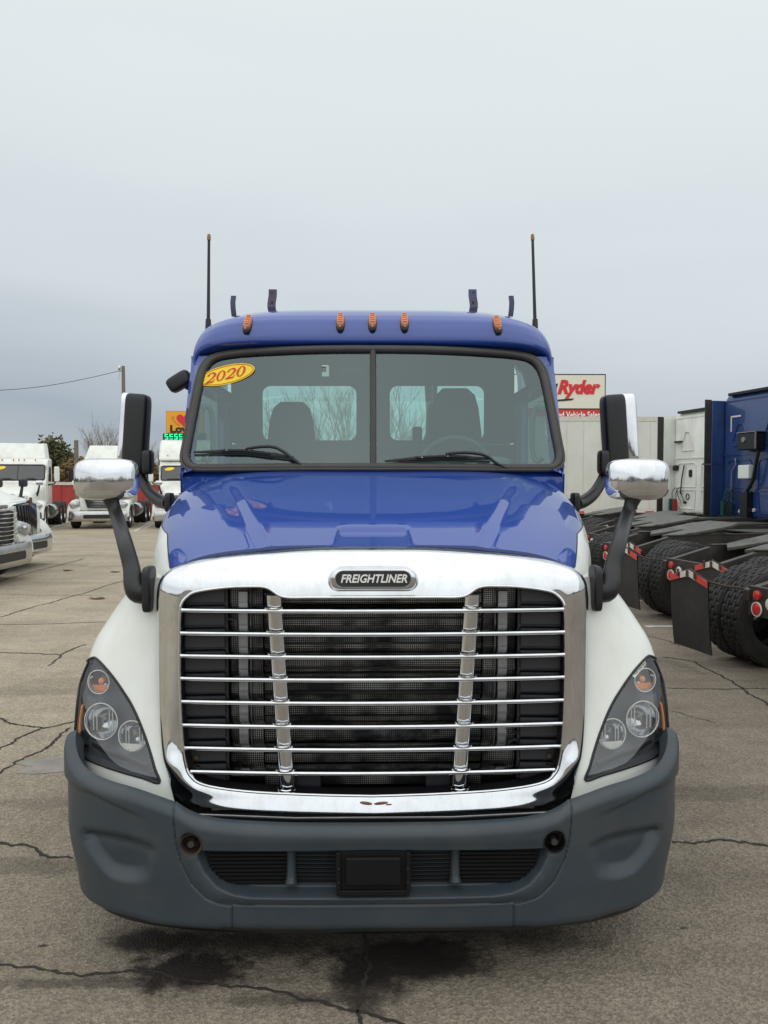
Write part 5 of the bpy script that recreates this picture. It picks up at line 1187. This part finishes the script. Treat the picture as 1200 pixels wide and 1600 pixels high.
for k in range(7):
    xx = -hw3 - .2 + k * .72; col = mat('lit green segment', (.02, .8, .35), .5, emit=.9) if k == 0 else bpy.data.materials['lit green segment']
    if k == 4: col = mat('lit red segment', (.85, .12, .05), .5, emit=.8)
    for (p, q) in (((0, .0), (.5, .14)), ((0, .36), (.5, .5)), ((0, .72), (.5, .86)), ((0, .4), (.14, .84)), ((.36, .05), (.5, .4)))[:5 - k % 2]:
        MB().box((xx + p[0], .02, b.z - .95 + p[1]), (xx + q[0], .1, b.z - .95 + q[1])).build('lit_segment', col, ls)
MB().box((-.4, .15, 0), (.4, .55, b.z - 1.0)).build('post', STEEL, ls)

# ------------------------------------------------------------------ red wall, poles, wire
RW = mat('faded red wall panel', (.42, .045, .035), .6, var=.2, vs=1.5, tint=(.30, .03, .028))
a = at(-60, 800, 47); b = at(300, 800, 47)
wl = empty('red_wall', ((a.x + b.x) / 2, 47, 0), 0, 'low red panel wall with a pale cap behind the white trucks', 'wall'); h = (b.x - a.x) / 2
np_ = 14
for k in range(np_):
    q = -h + 2 * h * k / np_; MB().box((q + .015, 0, .0), (q + 2 * h / np_ - .015, .06, 1.72)).build('panel', RW, wl)
    MB().box((q - .05, -.04, 0), (q + .05, .1, 1.74)).build('post', RW, wl)
MB().box((-h, -.07, 1.74), (h, .14, 1.92)).build('cap', mat('pale wall cap', (.62, .56, .52), .6), wl)
Y = 50; p = at(192.5, 572, Y); up_ = empty('utility_pole', (p.x, Y, 0), 0, 'weathered wooden utility pole rising behind the door mirror', 'pole')
MB().tube([(0, 0, 0), (0, 0, p.z)], [.15, .105], 10).build('shaft', WOOD, up_)
MB().lathe([(.05, 0), (.09, .05), (.09, .22), (.05, .28), (0, .30)], (-.25, 0, p.z - .25), (0, 0, 1), 10).build('insulator', DULLCHROME, up_)
MB().box((-.32, -.04, p.z - .34), (.05, .04, p.z - .26)).tube([(-.2, 0, p.z - .3), (-.32, 0, p.z - .9)], .012, 5).build('bracket', STEEL, up_)
wa = Vector((p.x - .28, Y, p.z - .32)); wb = at(-160, 604, 44)
tag(MB().tube([wa.lerp(wb, q) + Vector((0, 0, -1.1 * math.sin(math.pi * q) * .6)) for q in np.linspace(0, 1, 24)], .018, 5).build('overhead_wire', BLACK), 'thin black overhead wire running left from the wooden pole', 'wire')
p = at(119, 688, 45); tag(MB().tube([(0, 0, 0), (0, 0, p.z)], [.14, .13], 8).build('short_post', WOOD, loc=(p.x, 45, 0)), 'short bare wooden post left of the utility pole, behind the white trucks', 'post')
p = at(76, 679, 62); tag(MB().tube([(0, 0, 0), (0, 0, p.z)], [.06, .04], 6).build('light_mast', STEEL, loc=(p.x, 62, 0)), 'thin grey mast above the dark green tree', 'mast')

# ------------------------------------------------------------------ trees
BARK = mat('grey brown bark', (.15, .115, .085), .9, var=.4, vs=6)
TWIG = mat('dry brown twigs', (.25, .20, .16), .9, var=.4, vs=3)
LEAFG = mat('dull green leaves', (.085, .085, .032), .8, var=.5, vs=1.5, tint=(.045, .052, .02))
LEAFO = mat('ochre autumn leaves', (.16, .10, .03), .8, var=.5, vs=1.5, tint=(.08, .05, .018))
def bare_tree(px, Y, h, spread, seed, label, group, twigs=5, leaf=None, nleaf=0):
    rnd = random.Random(seed); x = (px - 583) * Y / F
    t = empty('tree', (x, Y, 0), 0, label, 'tree', group); tr, br, lf = MB(), MB(), MB(); tips = []
    def limb(p, d, L, r, lev, mb):
        pts = [p]; q = Vector(p)
        for i in range(4):
            d = (d + Vector((rnd.uniform(-1, 1), rnd.uniform(-1, 1), rnd.uniform(-.2, .9))) * .16).normalized(); q = q + d * (L / 4); pts.append(q.copy())
        mb.tube(pts, [r * (1 - .6 * i / 4) for i in range(5)], 5 if lev < 2 else 3, caps=False)
        if lev >= 4: tips.extend(pts[2:]); return
        for i in range(4 if lev < 3 else 3):
            f = rnd.uniform(.35, 1.0); k = min(3, int(f * 4)); b = pts[k].lerp(pts[k + 1], f * 4 - k); a = rnd.uniform(0, 6.28); s = rnd.uniform(.3, .75) * spread
            limb(b, (d + Vector((math.cos(a) * s, math.sin(a) * s, rnd.uniform(-.1, .5)))).normalized(), L * rnd.uniform(.5, .75), r * .48, lev + 1, br)
    n = 1 if twigs < 5 else 3
    for i in range(n): limb(Vector((rnd.uniform(-.3, .3) * (n > 1), rnd.uniform(-.3, .3) * (n > 1), -.1)), Vector((rnd.uniform(-.3, .3) * (n > 1), rnd.uniform(-.3, .3) * (n > 1), 1)).normalized(), h * .5, h * .018, 0, tr)
    tr.build('trunk', BARK, t); br.build('branches', TWIG, t, smooth=False)
    if nleaf:
        for i in range(nleaf):
            p = Vector(rnd.choice(tips)) + Vector((rnd.gauss(0, .35), rnd.gauss(0, .35), rnd.gauss(0, .3))); s = rnd.uniform(.10, .22); a = Vector((rnd.gauss(0, 1), rnd.gauss(0, 1), rnd.gauss(0, 1))).normalized(); b = a.orthogonal().normalized()
            lf.add([p - a * s, p + b * s * .6, p + a * s, p - b * s * .6], [(0, 1, 2, 3)])
        tag(lf.build('crown', leaf, t, smooth=False), kind='stuff')
    return t
GT = 'bare trees along the back of the lot'
for k, (px, Y, h, sp, lab) in enumerate(((450, 46, 7.6, .9, 'bare tree seen through the left part of the rear cab window'), (535, 44, 8.2, .9, 'bare tree seen through the middle of the cab, beside the passenger seat'), (633, 45, 7.9, .9, 'bare tree seen through the right rear cab window'),
                                         (150, 68, 7.0, .8, 'bare grey tree behind the white truck with the metal bumper'), (182, 70, 7.4, .8, 'bare grey tree rising behind the wooden utility pole'), (222, 72, 5.8, .8, 'bare grey tree right of the tall black door mirror'), (252, 75, 5.2, .8, 'bare grey tree behind the white sleeper beside the orange sign'))):
    bare_tree(px, Y, h, sp, 20 + k, lab, GT, 5)
GG = 'leafy trees behind the red wall'
for k, (px, Y, h, lf, lab) in enumerate(((82, 64, 4.6, LEAFG, 'dull green leafy tree left of the short post, the left one of two'), (99, 63, 5.0, LEAFG, 'taller dull green leafy tree next to the short wooden post'), (112, 60, 3.0, LEAFO, 'low ochre tree at the foot of the short wooden post'), (60, 66, 3.2, LEAFO, 'low ochre tree behind the fairing truck'), (135, 60, 3.4, LEAFO, 'low ochre bushy tree left of the truck with the metal bumper'), (228, 58, 3.2, LEAFO, 'low ochre bushy tree between door mirror and white sleeper'))):
    bare_tree(px, Y, h, .8, 60 + k, lab, GG, 4, lf, 4200)
rnd = random.Random(3); m = MB()                 # far wood that closes the horizon all round
for i in range(13000):
    a = rnd.uniform(0, 2 * math.pi); d = rnd.uniform(150, 175); hgt = (3.2 + 1.5 * math.sin(a * 7) + 1.2 * math.sin(a * 17 + 1)); z = rnd.uniform(0, 1) ** 1.4 * max(1.8, hgt); p = Vector((d * math.sin(a), d * math.cos(a), z)); s = rnd.uniform(.6, 1.7)
    u = Vector((rnd.gauss(0, 1), rnd.gauss(0, 1), rnd.gauss(0, 1))).normalized(); v = u.orthogonal().normalized(); m.add([p - u * s, p + v * s * .8, p + u * s, p - v * s * .8], [(0, 1, 2, 3)])
tag(m.build('distant_wood', mat('distant brown wood', (.10, .085, .055), .9, var=.5, vs=.1), smooth=False), 'brown distant wood along the horizon', kind='stuff')
